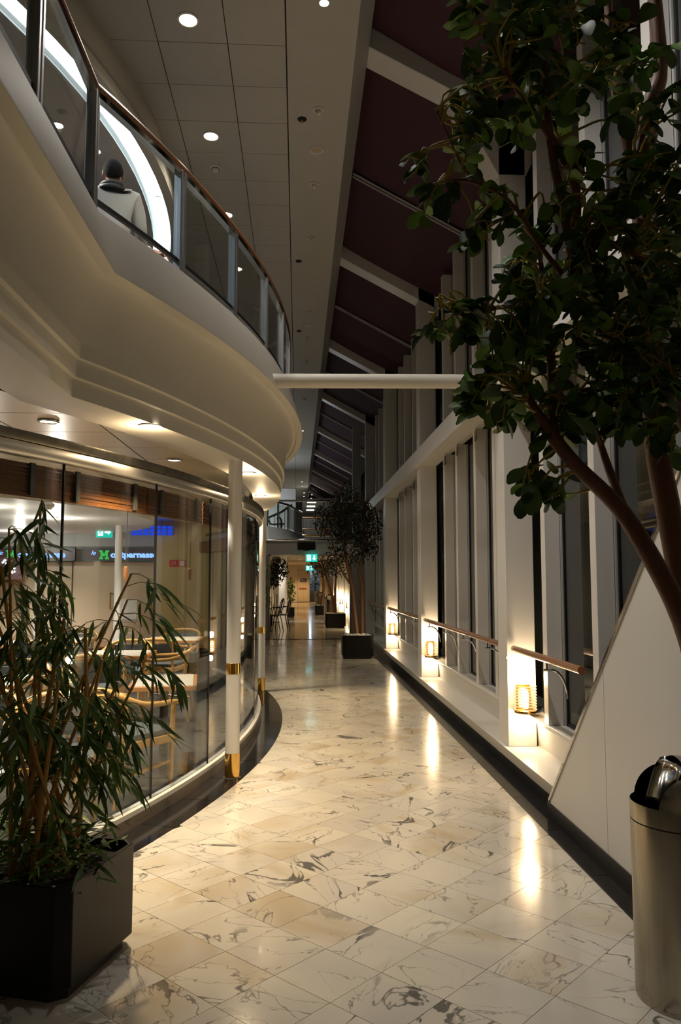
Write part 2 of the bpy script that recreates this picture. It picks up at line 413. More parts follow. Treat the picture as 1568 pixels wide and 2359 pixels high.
# white posts with brass rings in front of the glass
def post(x, y, label):
    root = empty('post', (x, y, 0)); tag(root, label, 'post', 'white posts with brass rings along the glass')
    MB().lathe([(0,.0),(.056,.0),(.056,2.62),(0,2.62)], 28).build('shaft', M['white'], root)
    MB().lathe([(.0585,.002),(.0585,.19),(.0,.19)], 28).build('brass_foot', M['brass'], root)
    MB().lathe([(.056,.80),(.0585,.802),(.0585,.883),(.056,.885)], 28).build('brass_ring', M['brass'], root)
    MB().lathe([(.0,.0),(.066,.0),(.066,.004),(.0,.004)], 28).build('floor_rim', M['darkgrey'], root)
    return root
post(-.508, 6.31, 'white round post with brass foot standing nearest in front of the curved glass')
post(-.505, 10.98, 'white round post with brass ring at the far end of the curved glass')

# ================================================================== BALCONY (fascia, cove, stepped cornice, soffit)
bal = empty('balcony'); struct(bal, 'cream curved upper balcony with a coved and stepped underside')
def sweep(prof, name, m, sm=45):
    rows = []
    paths = [bal_path(o) for o, z in prof]
    for k in range(len(paths[0])): rows.append([(*paths[i][k], prof[i][1]) for i in range(len(prof))])
    return MB().strip(rows).build(name, m, bal, sm)
sweep([(-.30,3.50),(-.13,3.50),(-.105,3.485),(0,3.155),(.0,3.14)], 'fascia', M['plaster'], 25)
sweep([(0,3.14),(-.065,3.135),(-.065,3.15)], 'lip_strip', M['plaster'], 20)
# concave cove: pulled towards the deck
cove = [(-.065-.13*math.sin(k/8*PI/2), 3.15-.368*(1-math.cos(k/8*PI/2))) for k in range(9)]
sweep(cove, 'cove', M['plaster'], 60)
z = 2.782; o = -.195
sweep([(o,2.782),(o,2.705)], 'cornice_step', M['plaster'], 20)
sweep([(o,2.705),(o-.022,2.70),(o-.022,2.605)], 'cornice_step', M['plaster'], 20)
sweep([(o-.022,2.605),(o-.044,2.60),(o-.044,2.50)], 'cornice_step', M['plaster'], 20)
sweep([(o-.044,2.50),(-.40,2.498),(-.56,2.498)], 'soffit', M['plaster'], 20)
sweep([(-.56,2.498),(-.565,2.515)], 'soffit_trim', M['chrome'], 20)
pp = bal_path(-.3)
MB().prism([(-8,.3)]+pp+[(-8,17)], 2.85, 3.42).build('deck_slab', M['darkgrey'], bal, 0)
# satin metal ceiling panels over the cafe
sf = empty('ceiling_cafe'); struct(sf, 'shiny satin metal panel ceiling under the balcony')
MB().prism([(-7.6,.5)]+bal_path(-.30,.5,13.6)+[(-7.6,13.6)], 2.58, 2.62).build('backing', M['blackmatte'], sf, 0)
pm = None
for i in range(12):
    for j in range(22):
        x1 = -.66-.58*i; x0 = x1-.58; y0 = 1.05+.585*j; y1 = y0+.585
        if y1 > 13.5: continue
        if x0 > arc_x(-.52, (y0+y1)/2): continue
        if x1 > -.66+.001: pass
        p = [(x0+.005,y0+.005),(x1-.005,y0+.005),(x1-.005,y1-.005),(x0+.005,y1-.005)]
        an = math.atan2((y0+y1)/2-CY, (x0+x1)/2-CX)
        p = clip(p, math.cos(an), math.sin(an), CX*math.cos(an)+CY*math.sin(an)+R0-.47)
        if len(p) < 3: continue
        MB().prism(p, 2.508, 2.53).build('panel', M['shiny'], sf, 0)

# balcony glass balustrade
br = empty('balcony_railing'); tag(br, 'glass balustrade with chrome posts and a wooden handrail on the cream balcony', 'railing')
ROFF = -.16
rp = bal_path(ROFF, .3, 15.5, 60)
seg = []                                           # resample along the path
def along(path, start, step, n):
    out = []; d = 0; want = start; k = 0
    for i in range(len(path)-1):
        a, b = Vector(path[i]), Vector(path[i+1]); L = (b-a).length
        while want <= d+L and k < n:
            t = (want-d)/L; p = a.lerp(b, t); out.append((p.x, p.y, (b-a).normalized())); want += step; k += 1
        d += L
    return out
lenstr = sum((Vector(rp[i+1])-Vector(rp[i])).length for i in range(2))   # length of the straight part
STEP = .905
start = lenstr-math.floor(lenstr/STEP)*STEP
posts = along(rp, start, STEP, 40)
RT = 4.20
MB().tube([(x, y, RT) for x, y in rp], .030, 12).build('handrail', M['rail'], br)
MB().strip([[(x-.028,y,RT-.028),(x+.028,y,RT-.028),(x+.022,y,RT-.055),(x-.022,y,RT-.055),(x-.028,y,RT-.028)] for x, y in rp]).build('rail_channel', M['chrome'], br, 30)
MB().strip([[(x-.012,y,3.56),(x+.012,y,3.56),(x+.012,y,3.585),(x-.012,y,3.585),(x-.012,y,3.56)] for x, y in rp]).build('bottom_channel', M['rubber'], br, 30)
for x, y, t in posts:
    nrm = Vector((t.y, -t.x)); root = None
    f = MB()
    for s in (-1, 1):
        c = Vector((x, y)) + t*s*.022
        f.obox((c.x, c.y, 3.83), (nrm.x,nrm.y,0), (t.x,t.y,0), (0,0,1), .028, .014, .345)
    f.build('railing_post', M['post'], br, 0, .004)
for k in range(len(posts)-1):
    a, b = Vector(posts[k][:2]), Vector(posts[k+1][:2]); u = (b-a).normalized(); L = (b-a).length; c = (a+b)/2
    MB().obox((c.x, c.y, 3.865), (u.x,u.y,0), (-u.y,u.x,0), (0,0,1), L/2-.04, .005, .278).build('pane', M['glass'], br, 0)

# ================================================================== MAIN CEILING
ZC = 5.95
ce = MB().box((-8,-.5,ZC+.02),(.46,46,ZC+.12)).build('ceiling', M['blackmatte'], smooth=0); struct(ce, 'pale tiled ceiling high over the promenade')
xe = [-.12,-.60,-1.17,-1.74,-2.31,-2.88]
tm = {}
for i in range(len(xe)-1):
    for j in range(54):
        y0 = 2.80+.557*j
        wd = xe[i]-xe[i+1]-.008; key = round(wd,3)
        if y0 < 19.5 and i < 4:
            if key not in tm: o = MB().box((-wd/2,-.2755,0),(wd/2,.2755,.018)).build('ceiling_tile', M['ceil'], ce, 0); tm[key] = o
            else: o = shared('ceiling_tile', tm[key].data, ce)
            o.location = ((xe[i]+xe[i+1])/2, y0+.2785, ZC+random.uniform(0,.001))
far = MB()
for i in range(9):
    for j in range(70):
        y0 = 2.80+.557*j; x1 = -.12-.57*i; 
        if y0 >= 19.5 or i >= 4:
            if y0 < 44.5: far.box((x1-.565,y0+.003,ZC),(x1-.004,y0+.553,ZC+.018))
far.build('distant_tiles', M['ceil'], ce, 0, kind='stuff')
MB().box((-.112,-.5,ZC),(.46,44.5,ZC+.018)).build('smooth_strip', M['ceil'], ce, 0)
MB().add([(.46,-.5,ZC),(.46,44.5,ZC),(.592,44.5,6.13),(.592,-.5,6.13)], [(0,1,2,3)]).add([(.46,-.5,ZC+.1),(.46,44.5,ZC+.1),(.592,44.5,6.2),(.592,-.5,6.2)], [(0,1,2,3)]).build('edge_fascia', M['grey'], ce, 0)
# upper deck lowered ceiling with the cold cove ring
uc = empty('ceiling_upper_deck'); struct(uc, 'lowered white ceiling of the upper deck with a glowing cold white cove ring')
def ring(xm, R, yc=7.75, n=40, span=.95): return [(xm-R+R*math.cos(t), yc+R*math.sin(t)) for t in [-span+2*span*k/n for k in range(n+1)]]
i0 = ring(-1.60, 6.8); i1 = ring(-1.56, 6.84); o0 = ring(-1.40, 7.0); o1 = ring(-1.31, 7.09)
MB().prism([(-8,2)]+i0+[(-8,13.5)], 5.48, 5.56).build('disc', M['white'], uc, 30)
MB().strip([[(*i1[k],5.50),(*o0[k],5.50)] for k in range(41)]).strip([[(*i1[k],5.53),(*o0[k],5.53)] for k in range(41)]).build('cove_light', M['cove'], uc, 30)
MB().strip([[(*i0[k],5.495),(*i0[k],5.60),(*o1[k],5.60)] for k in range(41)]).build('cove_housing', M['white'], uc, 20)
MB().strip([[(*o0[k],5.53),(*o0[k],5.46),(*o1[k],5.46),(*o1[k],5.56),(o1[k][0]-.06,o1[k][1],5.57),(o1[k][0]-.06,o1[k][1],ZC)] for k in range(41)]).build('bulkhead', M['plaster'], uc, 20)
# upper deck back wall with a lit picture frame
wu = MB().box((-6,10.9,3.42),(-1.75,11.0,5.6)).build('wall_upper_deck', M['grey'], smooth=0); struct(wu, 'grey wall at the back of the upper deck')
pf = empty('picture_panel', (-2.42,10.88,4.0)); tag(pf, 'pale framed panel on the upper deck wall behind the man\'s head', 'panel')
MB().box((-.27,-.02,.0),(.27,.02,1.55)).build('board', M['white_plastic'], pf, 0)
for a, b in (((-.30,-.03,-.03),(-.27,.02,1.58)),((.27,-.03,-.03),(.30,.02,1.58)),((-.3,-.03,1.55),(.3,.02,1.58))): MB().box(a,b).build('frame', M['darkgrey'], pf, 0)

# ================================================================== RIGHT SIDE: sill, columns, beam, rafters, windows
sl = empty('sill_right'); struct(sl, 'long white stepped window sill above a black baseboard')
MB().add([(1.71,-.5,.09),(1.71,20.3,.09),(1.665,20.3,.20),(1.665,-.5,.20)],[(0,1,2,3)]).add([(1.665,-.5,.2),(1.665,20.3,.2),(1.96,20.3,.2),(1.96,-.5,.2)],[(0,1,2,3)]).build('tread', M['white'], sl, 0)
MB().add([(1.955,-.5,.2),(1.955,20.3,.2),(1.935,20.3,.43),(1.935,-.5,.43)],[(0,1,2,3)]).build('riser', M['white'], sl, 0)
MB().box((1.855,-.5,.43),(2.25,20.3,.462)).build('ledge', M['white'], sl, 0, .004)
bb = MB().box((1.708,-.5,0),(1.76,20.3,.092)).build('baseboard_right', M['black'], smooth=0); struct(bb, 'black baseboard under the white window sill')
YC = [1.95, 6.35, 10.80, 15.15, 19.55]
for k, y in enumerate(YC):
    cobj = empty('column', (0, y, 0)); struct(cobj, ['', 'white square column with the nearest glowing lamp, carrying the round tie tube', 'second white column with a glowing lamp', 'third white column with a glowing lamp, near the dark planter', 'white column by the far opening'][k] or 'white square column behind the tree beyond the panel')
    MB().box((1.700,0,.2),(1.935,.28,6.3)).build('shaft', M['white'], cobj, 0, .006)
    if k == 1:
        MB().box((1.692,-.001,.9),(1.6995,.02,.92)).build('tape_mark', M['grey'], cobj, 0)
# rafters (sloped), with the big haunch on the nearest frame
YR = YC+[24.0,28.4,32.8,37.2,41.6]
for k, y in enumerate(YR):
    f = MB()
    pts = [(.592,6.12),(1.70,5.53),(2.1,5.32),(2.1,5.62),(.592,6.42)]
    if k <= 1: pts = [(.592,6.12),(1.286,5.765),(1.70,5.0),(1.94,5.0),(2.1,5.32),(2.1,5.62),(.592,6.42)]
    n = len(pts)
    f.add([(a,y,b) for a,b in pts]+[(a,y+.28,b) for a,b in pts], [tuple(range(n)), tuple(range(n,2*n))[::-1]]+[(i,n+i,n+(i+1)%n,(i+1)%n) for i in range(n)])
    o = f.build('roof_rafter', M['white'], None, 0, .005); struct(o, 'white sloping roof rafter above the purple blinds')
# horizontal beam between columns
for k in range(4):
    o = MB().box((1.66,YC[k]+.14,3.13),(1.94,YC[k+1]+.14,3.36)).build('beam', M['white'], None, 0, .006); struct(o, ['white horizontal beam running behind the foliage to the tie tube', 'white horizontal beam between the first and second lamp columns', 'white horizontal beam between the second and third lamp columns', 'white horizontal beam behind the top of the far tree'][k])
# round tie tube from the balcony to the nearest column
tt = empty('tie_tube', (0,6.45,3.2)); tag(tt, 'round cream tube spanning from the balcony edge to the white column', 'tube')
MB().tube([(-.30,0,0),(1.71,0,.02)], .060, 24).build('tube', M['plaster'], tt)
MB().tube([(1.655,0,.0195),(1.705,0,.02)], .066, 24).build('collar', M['white'], tt)
# purple blinds on the sloped roof
pur_n = 0
for k in range(len(YR)-1):
    for h in range(2):
        ya = YR[k]+.28 if h == 0 else (YR[k]+.28+YR[k+1])/2+.015; yb = (YR[k]+.28+YR[k+1])/2-.015 if h == 0 else YR[k+1]
        root = empty('roof_blind', (0,0,0)); tag(root, ('purple roof blind, %s half of the %s bay between white rafters' % (['nearer','farther'][h], ['topmost','second','third','fourth','fifth','sixth','seventh','eighth','last'][k])), 'blind', 'purple roof blinds')
        rows = []
        for i in range(9):
            t = i/8; x = .60+1.42*t; z = 6.30-(x-.592)*.535+.02-.03*math.sin(PI*t)*random.uniform(.6,1)
            rows.append([(x, ya+(yb-ya)*j/6, z-(.012 if j in (0,6) else .0)) for j in range(7)])
        MB().strip(rows).build('fabric', M['purple'], root, 60)
        MB().tube([(.62, yb-.02 if h==0 else ya+.02, 6.235),(2.0, yb-.02 if h==0 else ya+.02, 5.495)], .012, 6).build('hem_bar', M['grey'], root)
rf = MB().add([(.3,-1,6.56),(.3,46,6.56),(2.4,46,5.46),(2.4,-1,5.46)],[(0,1,2,3)]).build('roof', M['blackmatte'], smooth=0); struct(rf, 'dark sloping roof over the purple blinds')
# windows: four bays, lower and upper
wn = 0
for k in range(4):
    y0, y1 = YC[k]+.28, YC[k+1]
    step = (y1-y0+.28)/5 if k else .95
    for (z0, z1, lv) in ((.462,3.13,'lower'),(3.36,5.50,'upper')):
        wn += 1
        wr = empty('window_%d' % wn); struct(wr, '%s row of tall dark night windows between white mullions, %s' % (lv, ['beside the white slanted panel','beyond the nearest lamp column','beyond the second lamp column','beyond the third lamp column'][k]))
        ys = [yy for yy in ([2.9,3.85,4.80,5.81] if k == 0 else [YC[k]+.92,YC[k]+1.72,YC[k]+2.68,YC[k]+3.45])]
        for y in ys:
            MB().box((1.86,y,z0),(1.975,y+.10,z1)).build('mullion', M['white'], wr, 0, .003)
            MB().box((1.978,y-.012,z0),(2.03,y+.112,z1)).build('frame', M['grey'], wr, 0, .003)
            if lv == 'lower' and k:
                MB().box((1.845,y-.10,z1-.145),(1.857,y-.02,z1-.03)).build('clamp_plate', M['steel'], wr, 0, .004)
        edges = [y0]+[v for y in ys for v in (y+.112, )]; ends = [y-.012 for y in ys]+[y1]
        for a, b in zip(edges, ends):
            pn = MB().box((2.0,a,z0),(2.012,b,z1)).build('pane', M['winglass'], wr, 0)
            MB().box((1.992,a,z0),(2.02,b,z0+.025)).box((1.992,a,z1-.03),(2.02,b,z1)).box((1.992,a,z0),(2.02,a+.02,z1)).box((1.992,b-.02,z0),(2.02,b,z1)).build('gasket', M['rubber'], pn, 0)
wx = MB().box((3.0,-1,-1),(3.05,56,7)).build('wall_hull', M['blackmatte'], smooth=0); struct(wx, 'dark outer hull beyond the windows')
# handrails on brackets
def handrail(ya, yb, label, first_inset=True):
    root = empty('handrail', (1.75, ya, .985)); tag(root, label, 'handrail', 'wooden handrails along the windows')
    MB().tube([(0,0,0),(0,yb-ya,0)], .026, 16).build('rail', M['rail'], root)
    n = max(1, int((yb-ya)/1.0))
    for i in range(n):
        y = .55+i*(yb-ya-.9)/max(1, n-1) if n > 1 else (yb-ya)*.45
        
        pts = [(-.02,y,-.075),(.03,y,-.076)]+[(.03+.115*math.sin(a),y,-.076-.20*(1-math.cos(a))) for a in [PI/2*q/7 for q in range(1,8)]]
        bk = MB().tube(pts, .0085, 8).build('bracket', M['chrome'], root); MB().tube([(0,y,-.02),(0,y,-.075)], .007, 8).build('stem', M['chrome'], bk)
    return root
handrail(4.80, 6.32, 'short wooden handrail ending beside the white slanted panel')
handrail(6.66, 10.77, 'wooden handrail between the first and second lamp columns')
handrail(11.1, 15.12, 'wooden handrail between the second and third lamp columns')
handrail(15.46, 19.5, 'wooden handrail behind the planter with white stones')
# column lamps
def column_lamp(y, label, x=1.822, z=.485, detail=True, power=P_COLUMN):
    root = empty('column_lamp', (x, y-.075, z)); tag(root, label, 'lamp', 'glowing lamps at the foot of the columns')
    MB().lathe([(0,-.004),(.088,-.004),(.090,.006),(.086,.016),(0,.016)], 28).build('base_ring', M['brass'], root)
    MB().box((-.05,.045,.01),(.05,.074,.21)).build('back_plate', M['brass'], root, 0)
    MB().lathe([(.02,.03),(.026,.06),(.026,.15),(.018,.18),(0,.185)], 14).build('bulb', M['bulb'], root)
    MB().lathe([(.078,.016),(.078,.21)], 28).build('glass', M['lampglass'], root)
    gb = root.children[-1]
    if detail:
        for i in range(9):
            zz = .026+i*.0225; pts = [(.088*math.cos(a), .088*math.sin(a), zz) for a in [2*PI*q/24 for q in range(24)]]
            MB().tube(pts, .0042, 6, closed=True).build('rib', M['ribglass'], gb)
    light_in(lamp('POINT', (0, -.03, .27), power, WARM, .045), root); light_in(lamp('POINT', (0, -.05, -.06), power*.42, WARM, .04), root)
    return root
names = ['glowing ribbed glass lamp low on the white column nearest the slanted panel', 'glowing ribbed glass lamp low on the second white column', 'glowing ribbed glass lamp low on the third white column behind the planter']
for k in range(3): column_lamp(YC[k+1], names[k])

# ================================================================== SLANTED WHITE PANEL (right foreground)
sp = empty('slanted_panel', (0,0,0)); tag(sp, 'large white slanted side panel with a chrome edge above the black baseboard', 'panel')
A = [(5.14,.10),(2.0,3.26)]
def pp_(ya, yb):
    # part of the panel between two y
    f = lambda y: .10+(5.14-y)*1.006
    return [(ya,.10),(yb,.10),(yb,f(yb)),(ya,f(ya))]
for ya, yb in ((5.125,4.18),(4.174,3.05),(3.044,2.0)):
    q = pp_(ya, yb); n = 4
    MB().add([(1.640,y,z) for y,z in q]+[(1.655,y,z) for y,z in q], [(0,1,2,3),(7,6,5,4)]+[(i,(i+1)%4,4+(i+1)%4,4+i) for i in range(4)]).build('board', M['white'], sp, 0)
u = Vector((0,-3.14,3.16)).normalized()
MB().obox((1.648,3.57,1.695), (1,0,0), u, u.cross(Vector((1,0,0))), .016, 2.23, .010).build('chrome_edge', M['chrome'], sp, 0)
MB().box((1.63,1.0,0.001),(1.658,5.16,.10)).build('kick_strip', M['black'], sp, 0)

# ================================================================== WASTE BIN
def swing_bin(x, y, h, r, label, rot, group=None):
    root = empty('waste_bin', (x, y, 0), rot); tag(root, label, 'bin', group)
    k = h/.88
    MB().lathe([(0,0),(r*.99,0),(r,.02),(r,.64*k)], 48).build('body', M['steel'], root)
    MB().lathe([(r*.97,.635*k),(r*.965,.65*k)], 48).build('seam', M['rubber'], root)
    # domed head with a slanted opening towards -Y (local)
    def dome(rr, zb, name, m):
        prof = [(rr,zb),(rr,.70*k)]+[(rr*math.cos(a), .70*k+.178*k*(rr/r)*math.sin(a)) for a in [PI/2*q/16 for q in range(1,17)]]
        h = MB().lathe(prof, 64); me = bpy.data.meshes.new(name); me.from_pydata(h.v, [], h.f); bm = bmesh.new(); bm.from_mesh(me)
        bmesh.ops.remove_doubles(bm, verts=bm.verts, dist=1e-5)
        for co, no in (((0,-.012,0),(0,1,0)),((r*.70,0,0),(1,0,0)),((-r*.70,0,0),(1,0,0)),((0,0,.712*k),(0,0,1))):
            bmesh.ops.bisect_plane(bm, geom=bm.verts[:]+bm.edges[:]+bm.faces[:], plane_co=co, plane_no=no)
        kill = [f for f in bm.faces if f.calc_center_median().y < -.0121 and abs(f.calc_center_median().x) < r*.699 and f.calc_center_median().z > .7121*k]
        bmesh.ops.delete(bm, geom=kill, context='FACES'); bmesh.ops.recalc_face_normals(bm, faces=bm.faces); bm.to_mesh(me); bm.free()
        me.materials.append(m); me.shade_smooth(); me.set_sharp_from_angle(angle=.6)
        o = bpy.data.objects.new(name, me); C.objects.link(o); o.parent = root; return o
    dome(r, .645*k, 'head', M['steel']); dome(r*.985, .58*k, 'liner', M['rubber'])
    MB().lathe([(0,.58*k),(r*.985,.58*k)], 32).build('liner_floor', M['rubber'], root, 0)
    fl_ = MB(); rows = []
    for i in range(7):
        a = i/6; rows.append([(r*.62*math.cos(b), -r*.50+r*.42*a+.03*math.sin(b), .69*k+.165*k*math.sin(a*PI/2)) for b in [PI*q/8 for q in range(9)]])
    fl_.strip(rows).build('flap', M['chrome'], next(c for c in root.children if c.name.startswith('head')), 60)
    return root
swing_bin(1.447, 2.97, .878, .178, 'brushed steel swing top waste bin in front of the white slanted panel', math.radians(-94))

# ================================================================== PLANTERS
def planter(x, y, rz, s, h, label, fill, name='planter', body=M['black'], cham=.045, foot=True):
    root = empty(name, (x, y, 0), rz); tag(root, label, 'planter')
    hs = s/2; c = cham
    octo = lambda a, q: [(-a+q,-a),(a-q,-a),(a,-a+q),(a,a-q),(a-q,a),(-a+q,a),(-a,a-q),(-a,-a+q)]
    if foot: MB().prism(octo(hs*.90,c), 0, .055).build('plinth', M['blackmatte'], root, 0)
    m = MB(); O = octo(hs, c); I = octo(hs-.022, c*.8)
    z0 = .05 if foot else 0
    vs = [(a,b,z0) for a,b in O]+[(a,b,h) for a,b in O]+[(a,b,h) for a,b in I]+[(a,b,h-.09) for a,b in I]
    fs = [tuple(range(8))[::-1]]+[(i,(i+1)%8,8+(i+1)%8,8+i) for i in range(8)]+[(8+i,8+(i+1)%8,16+(i+1)%8,16+i) for i in range(8)]+[(16+i,16+(i+1)%8,24+(i+1)%8,24+i) for i in range(8)]
    m.add(vs, fs).build('box', body, root, 0, .004)
    if fill == 'stones':
        MB().prism(I, h-.09, h-.03).build('soil', M['soil'], root, 0)
        st = MB()
        for q in range(110):
            px, py = random.uniform(-hs+.05,hs-.05), random.uniform(-hs+.05,hs-.05); r = random.uniform(.022,.04); ez = random.uniform(.6,1)
            zz = h-.03+random.uniform(0,.03)
            vs = []; 
            for i in range(3):
                for j in range(6):
                    a = 2*PI*j/6+i*.5; rr = (1,.9,.35)[i]*r*random.uniform(.8,1.15); vs.append((px+rr*math.cos(a), py+rr*math.sin(a), zz+(-.2,.5,1)[i]*r*ez))
            st.add(vs, [(i*6+j,i*6+(j+1)%6,(i+1)*6+(j+1)%6,(i+1)*6+j) for i in range(2) for j in range(6)]+[tuple(range(12,18))])
        st.build('white_stones', M['stone'], root, 0, kind='stuff')
    else: MB().prism(I, h-.09, h-.045).build('soil', M['soil'], root, 0)
    return root

# ------------------------------------------------------------------ leaves
def leaf_mesh(name, L, W, m, shape, curl=.15, fold=.12, n=6):
    rows = []
    for i in range(n+1):
        t = i/n
        wv = W*.5*(math.sin(PI*t**.75)**.9 if shape == 'lance' else (math.sin(PI*min(1,t**1.5*.90+.03)))**.65)
        if i == n: wv = W*.02 if shape == 'lance' else W*.12
        if i == 0: wv = W*.04
        z = -curl*L*t*t
        rows.append([(-wv, L*t, z+fold*wv), (0, L*t, z), (wv, L*t, z+fold*wv)])
    return MB().strip(rows)
def add_leafs(root, spots, meshes, m, limit=300, key=None, name='leaf'):
    # spots: (position, direction, roll, scale); the ones nearest the camera become parts, the rest one stuff part
    inv = root.matrix_world.inverted() if False else Matrix.Translation(-root.location) 
    inv = (Matrix.Translation(root.location) @ root.rotation_euler.to_matrix().to_4x4()).inverted()
    spots = sorted(spots, key=lambda s: (s[0]-Vector(cam.location)).length/s[3])
    datas = [mb.build('leaf_source', m, None, 60) for mb in meshes]
    mes = [d.data for d in datas]
    for d in datas: bpy.data.objects.remove(d)
    rest = MB()
    for i, (p, d, roll, s) in enumerate(spots):
        yv = d.normalized(); up = Vector((0,0,1)); xv = yv.cross(up); xv = xv.normalized() if xv.length > .05 else Vector((1,0,0))
        zv = xv.cross(yv)
        R = Matrix((xv, yv, zv)).transposed() @ Matrix.Rotation(roll, 3, 'Y')
        mt = inv @ Matrix.Translation(p) @ R.to_4x4() @ Matrix.Scale(s, 4)
        k = i % len(meshes)
        if i < limit: shared(name, mes[k], root, mt)
        else: rest.add([mt @ Vector(v) for v in meshes[k].v], meshes[k].f)
    if rest.v: rest.build('foliage', m, root, 60, kind='stuff')

def pot(pl, plant, name, label, cat):            # plant and planter move together: one thing
    mw = lambda o: Matrix.Translation(o.location) @ o.rotation_euler.to_matrix().to_4x4()
    T = mw(pl).inverted() @ mw(plant)
    for c in list(plant.children):
        m = T @ (c.matrix_basis.copy()); c.parent = pl; c.matrix_parent_inverse = Matrix(); c.matrix_basis = m
    bpy.data.objects.remove(plant); pl.name = name; tag(pl, label, cat); return pl
# ================================================================== BAMBOO (left foreground)
PL = (-1.03, 3.36)
rzb = math.radians(-16.5)
pb = planter(PL[0], PL[1], rzb, .56, .42, 'black square planter with cut corners at the left, holding the bamboo', 'soil', cham=.05)
bam = empty('bamboo_plant', (PL[0], PL[1], .36)); tag(bam, 'bushy bamboo plant with ochre stalks in the black planter at the cafe glass', 'plant')
bspots = []
random.seed(21)
tops = [(-1.07,3.30,1.86),(-.70,3.34,1.57),(-.73,3.42,1.46),(-.66,3.40,1.17),(-1.22,3.3,1.60),(-1.16,3.2,1.75),(-.95,3.3,1.45),(-.86,3.25,1.35),(-1.3,3.35,1.5),
        (-1.12,3.45,1.62),(-.80,3.3,1.22),(-1.02,3.5,1.35),(-1.26,3.25,1.25),(-.93,3.15,1.15),(-1.18,3.1,1.3),(-.78,3.5,1.1),(-1.36,3.3,1.1),(-1.05,3.15,1.0)]
tw = MB()
for i, tp in enumerate(tops):
    b = Vector((PL[0]+random.uniform(-.14,.16), PL[1]+random.uniform(-.14,.14), .34)); t = Vector(tp)
    bend = Vector((random.uniform(-.03,.03), random.uniform(-.03,.03), 0))
    pts = [b.lerp(t, q/10)+bend*math.sin(PI*q/10) for q in range(11)]
    r0 = random.uniform(.009,.0145)
    rr = [r0*(1-.5*q/10) for q in range(11)]
    pl = [p-Vector(bam.location) for p in pts]
    m = MB().tube(pl, rr, 8)
    sk = m.build('stalk', M['bamboo'], bam); m = MB()
    for q in range(1, 10): MB().tube([pl[q]-Vector((0,0,.004)), pl[q]+Vector((0,0,.004))], rr[q]*1.25, 8, caps=False).build('node', M['bamboo'], sk)
    nb = 9 if i < 9 else 7
    for q in range(nb):
        f = random.uniform(.42,1.0) if q else 1.0
        p = b.lerp(t, f)+bend*math.sin(PI*f)
        an = random.uniform(0, 2*PI); Lb = random.uniform(.10,.24)*(1.2 if f > .7 else 1)
        out = Vector((math.cos(an), math.sin(an)*.7, random.uniform(.1,.6))).normalized()
        bp = [p+out*Lb*s-Vector((0,0,.16*Lb/.2*s*s)) for s in (0,.25,.5,.75,1)]
        tw.tube([x-Vector(bam.location) for x in bp], [.0028,.0022,.002,.0016,.001], 4)
        for s in (.35,.5,.62,.75,.85,.93,1.0):
            o_ = bp[0].lerp(bp[-1], s) if s == 1 else bp[min(3,int(s*4))].lerp(bp[min(4,int(s*4)+1)], s*4-int(s*4))
            a2 = an+random.uniform(-1.1,1.1)
            d = Vector((math.cos(a2), math.sin(a2), random.uniform(-1.6,-.2)))
            bspots.append((o_, d, random.uniform(-.9,.9), random.uniform(.75,1.15)))
for q in range(300):                              # low tangle over the soil
    p = Vector((PL[0]+random.uniform(-.27,.27), PL[1]+random.uniform(-.27,.22), random.uniform(.39,.58)))
    a2 = random.uniform(0,2*PI); bspots.append((p, Vector((math.cos(a2),math.sin(a2),random.uniform(-.6,.5))), random.uniform(-1,1), random.uniform(.7,1.1)))
tw.build('twigs', M['twig'], bam, 60, kind='stuff')
lm = [leaf_mesh('l', .135, .020, None, 'lance', c, .2, 5) for c in (.12,.25,.4,.05)]
add_leafs(bam, bspots, lm, M['bleaf'])

pot(pb, bam, 'potted_bamboo', 'bushy bamboo with ochre stalks in a black square planter with cut corners', 'plant')
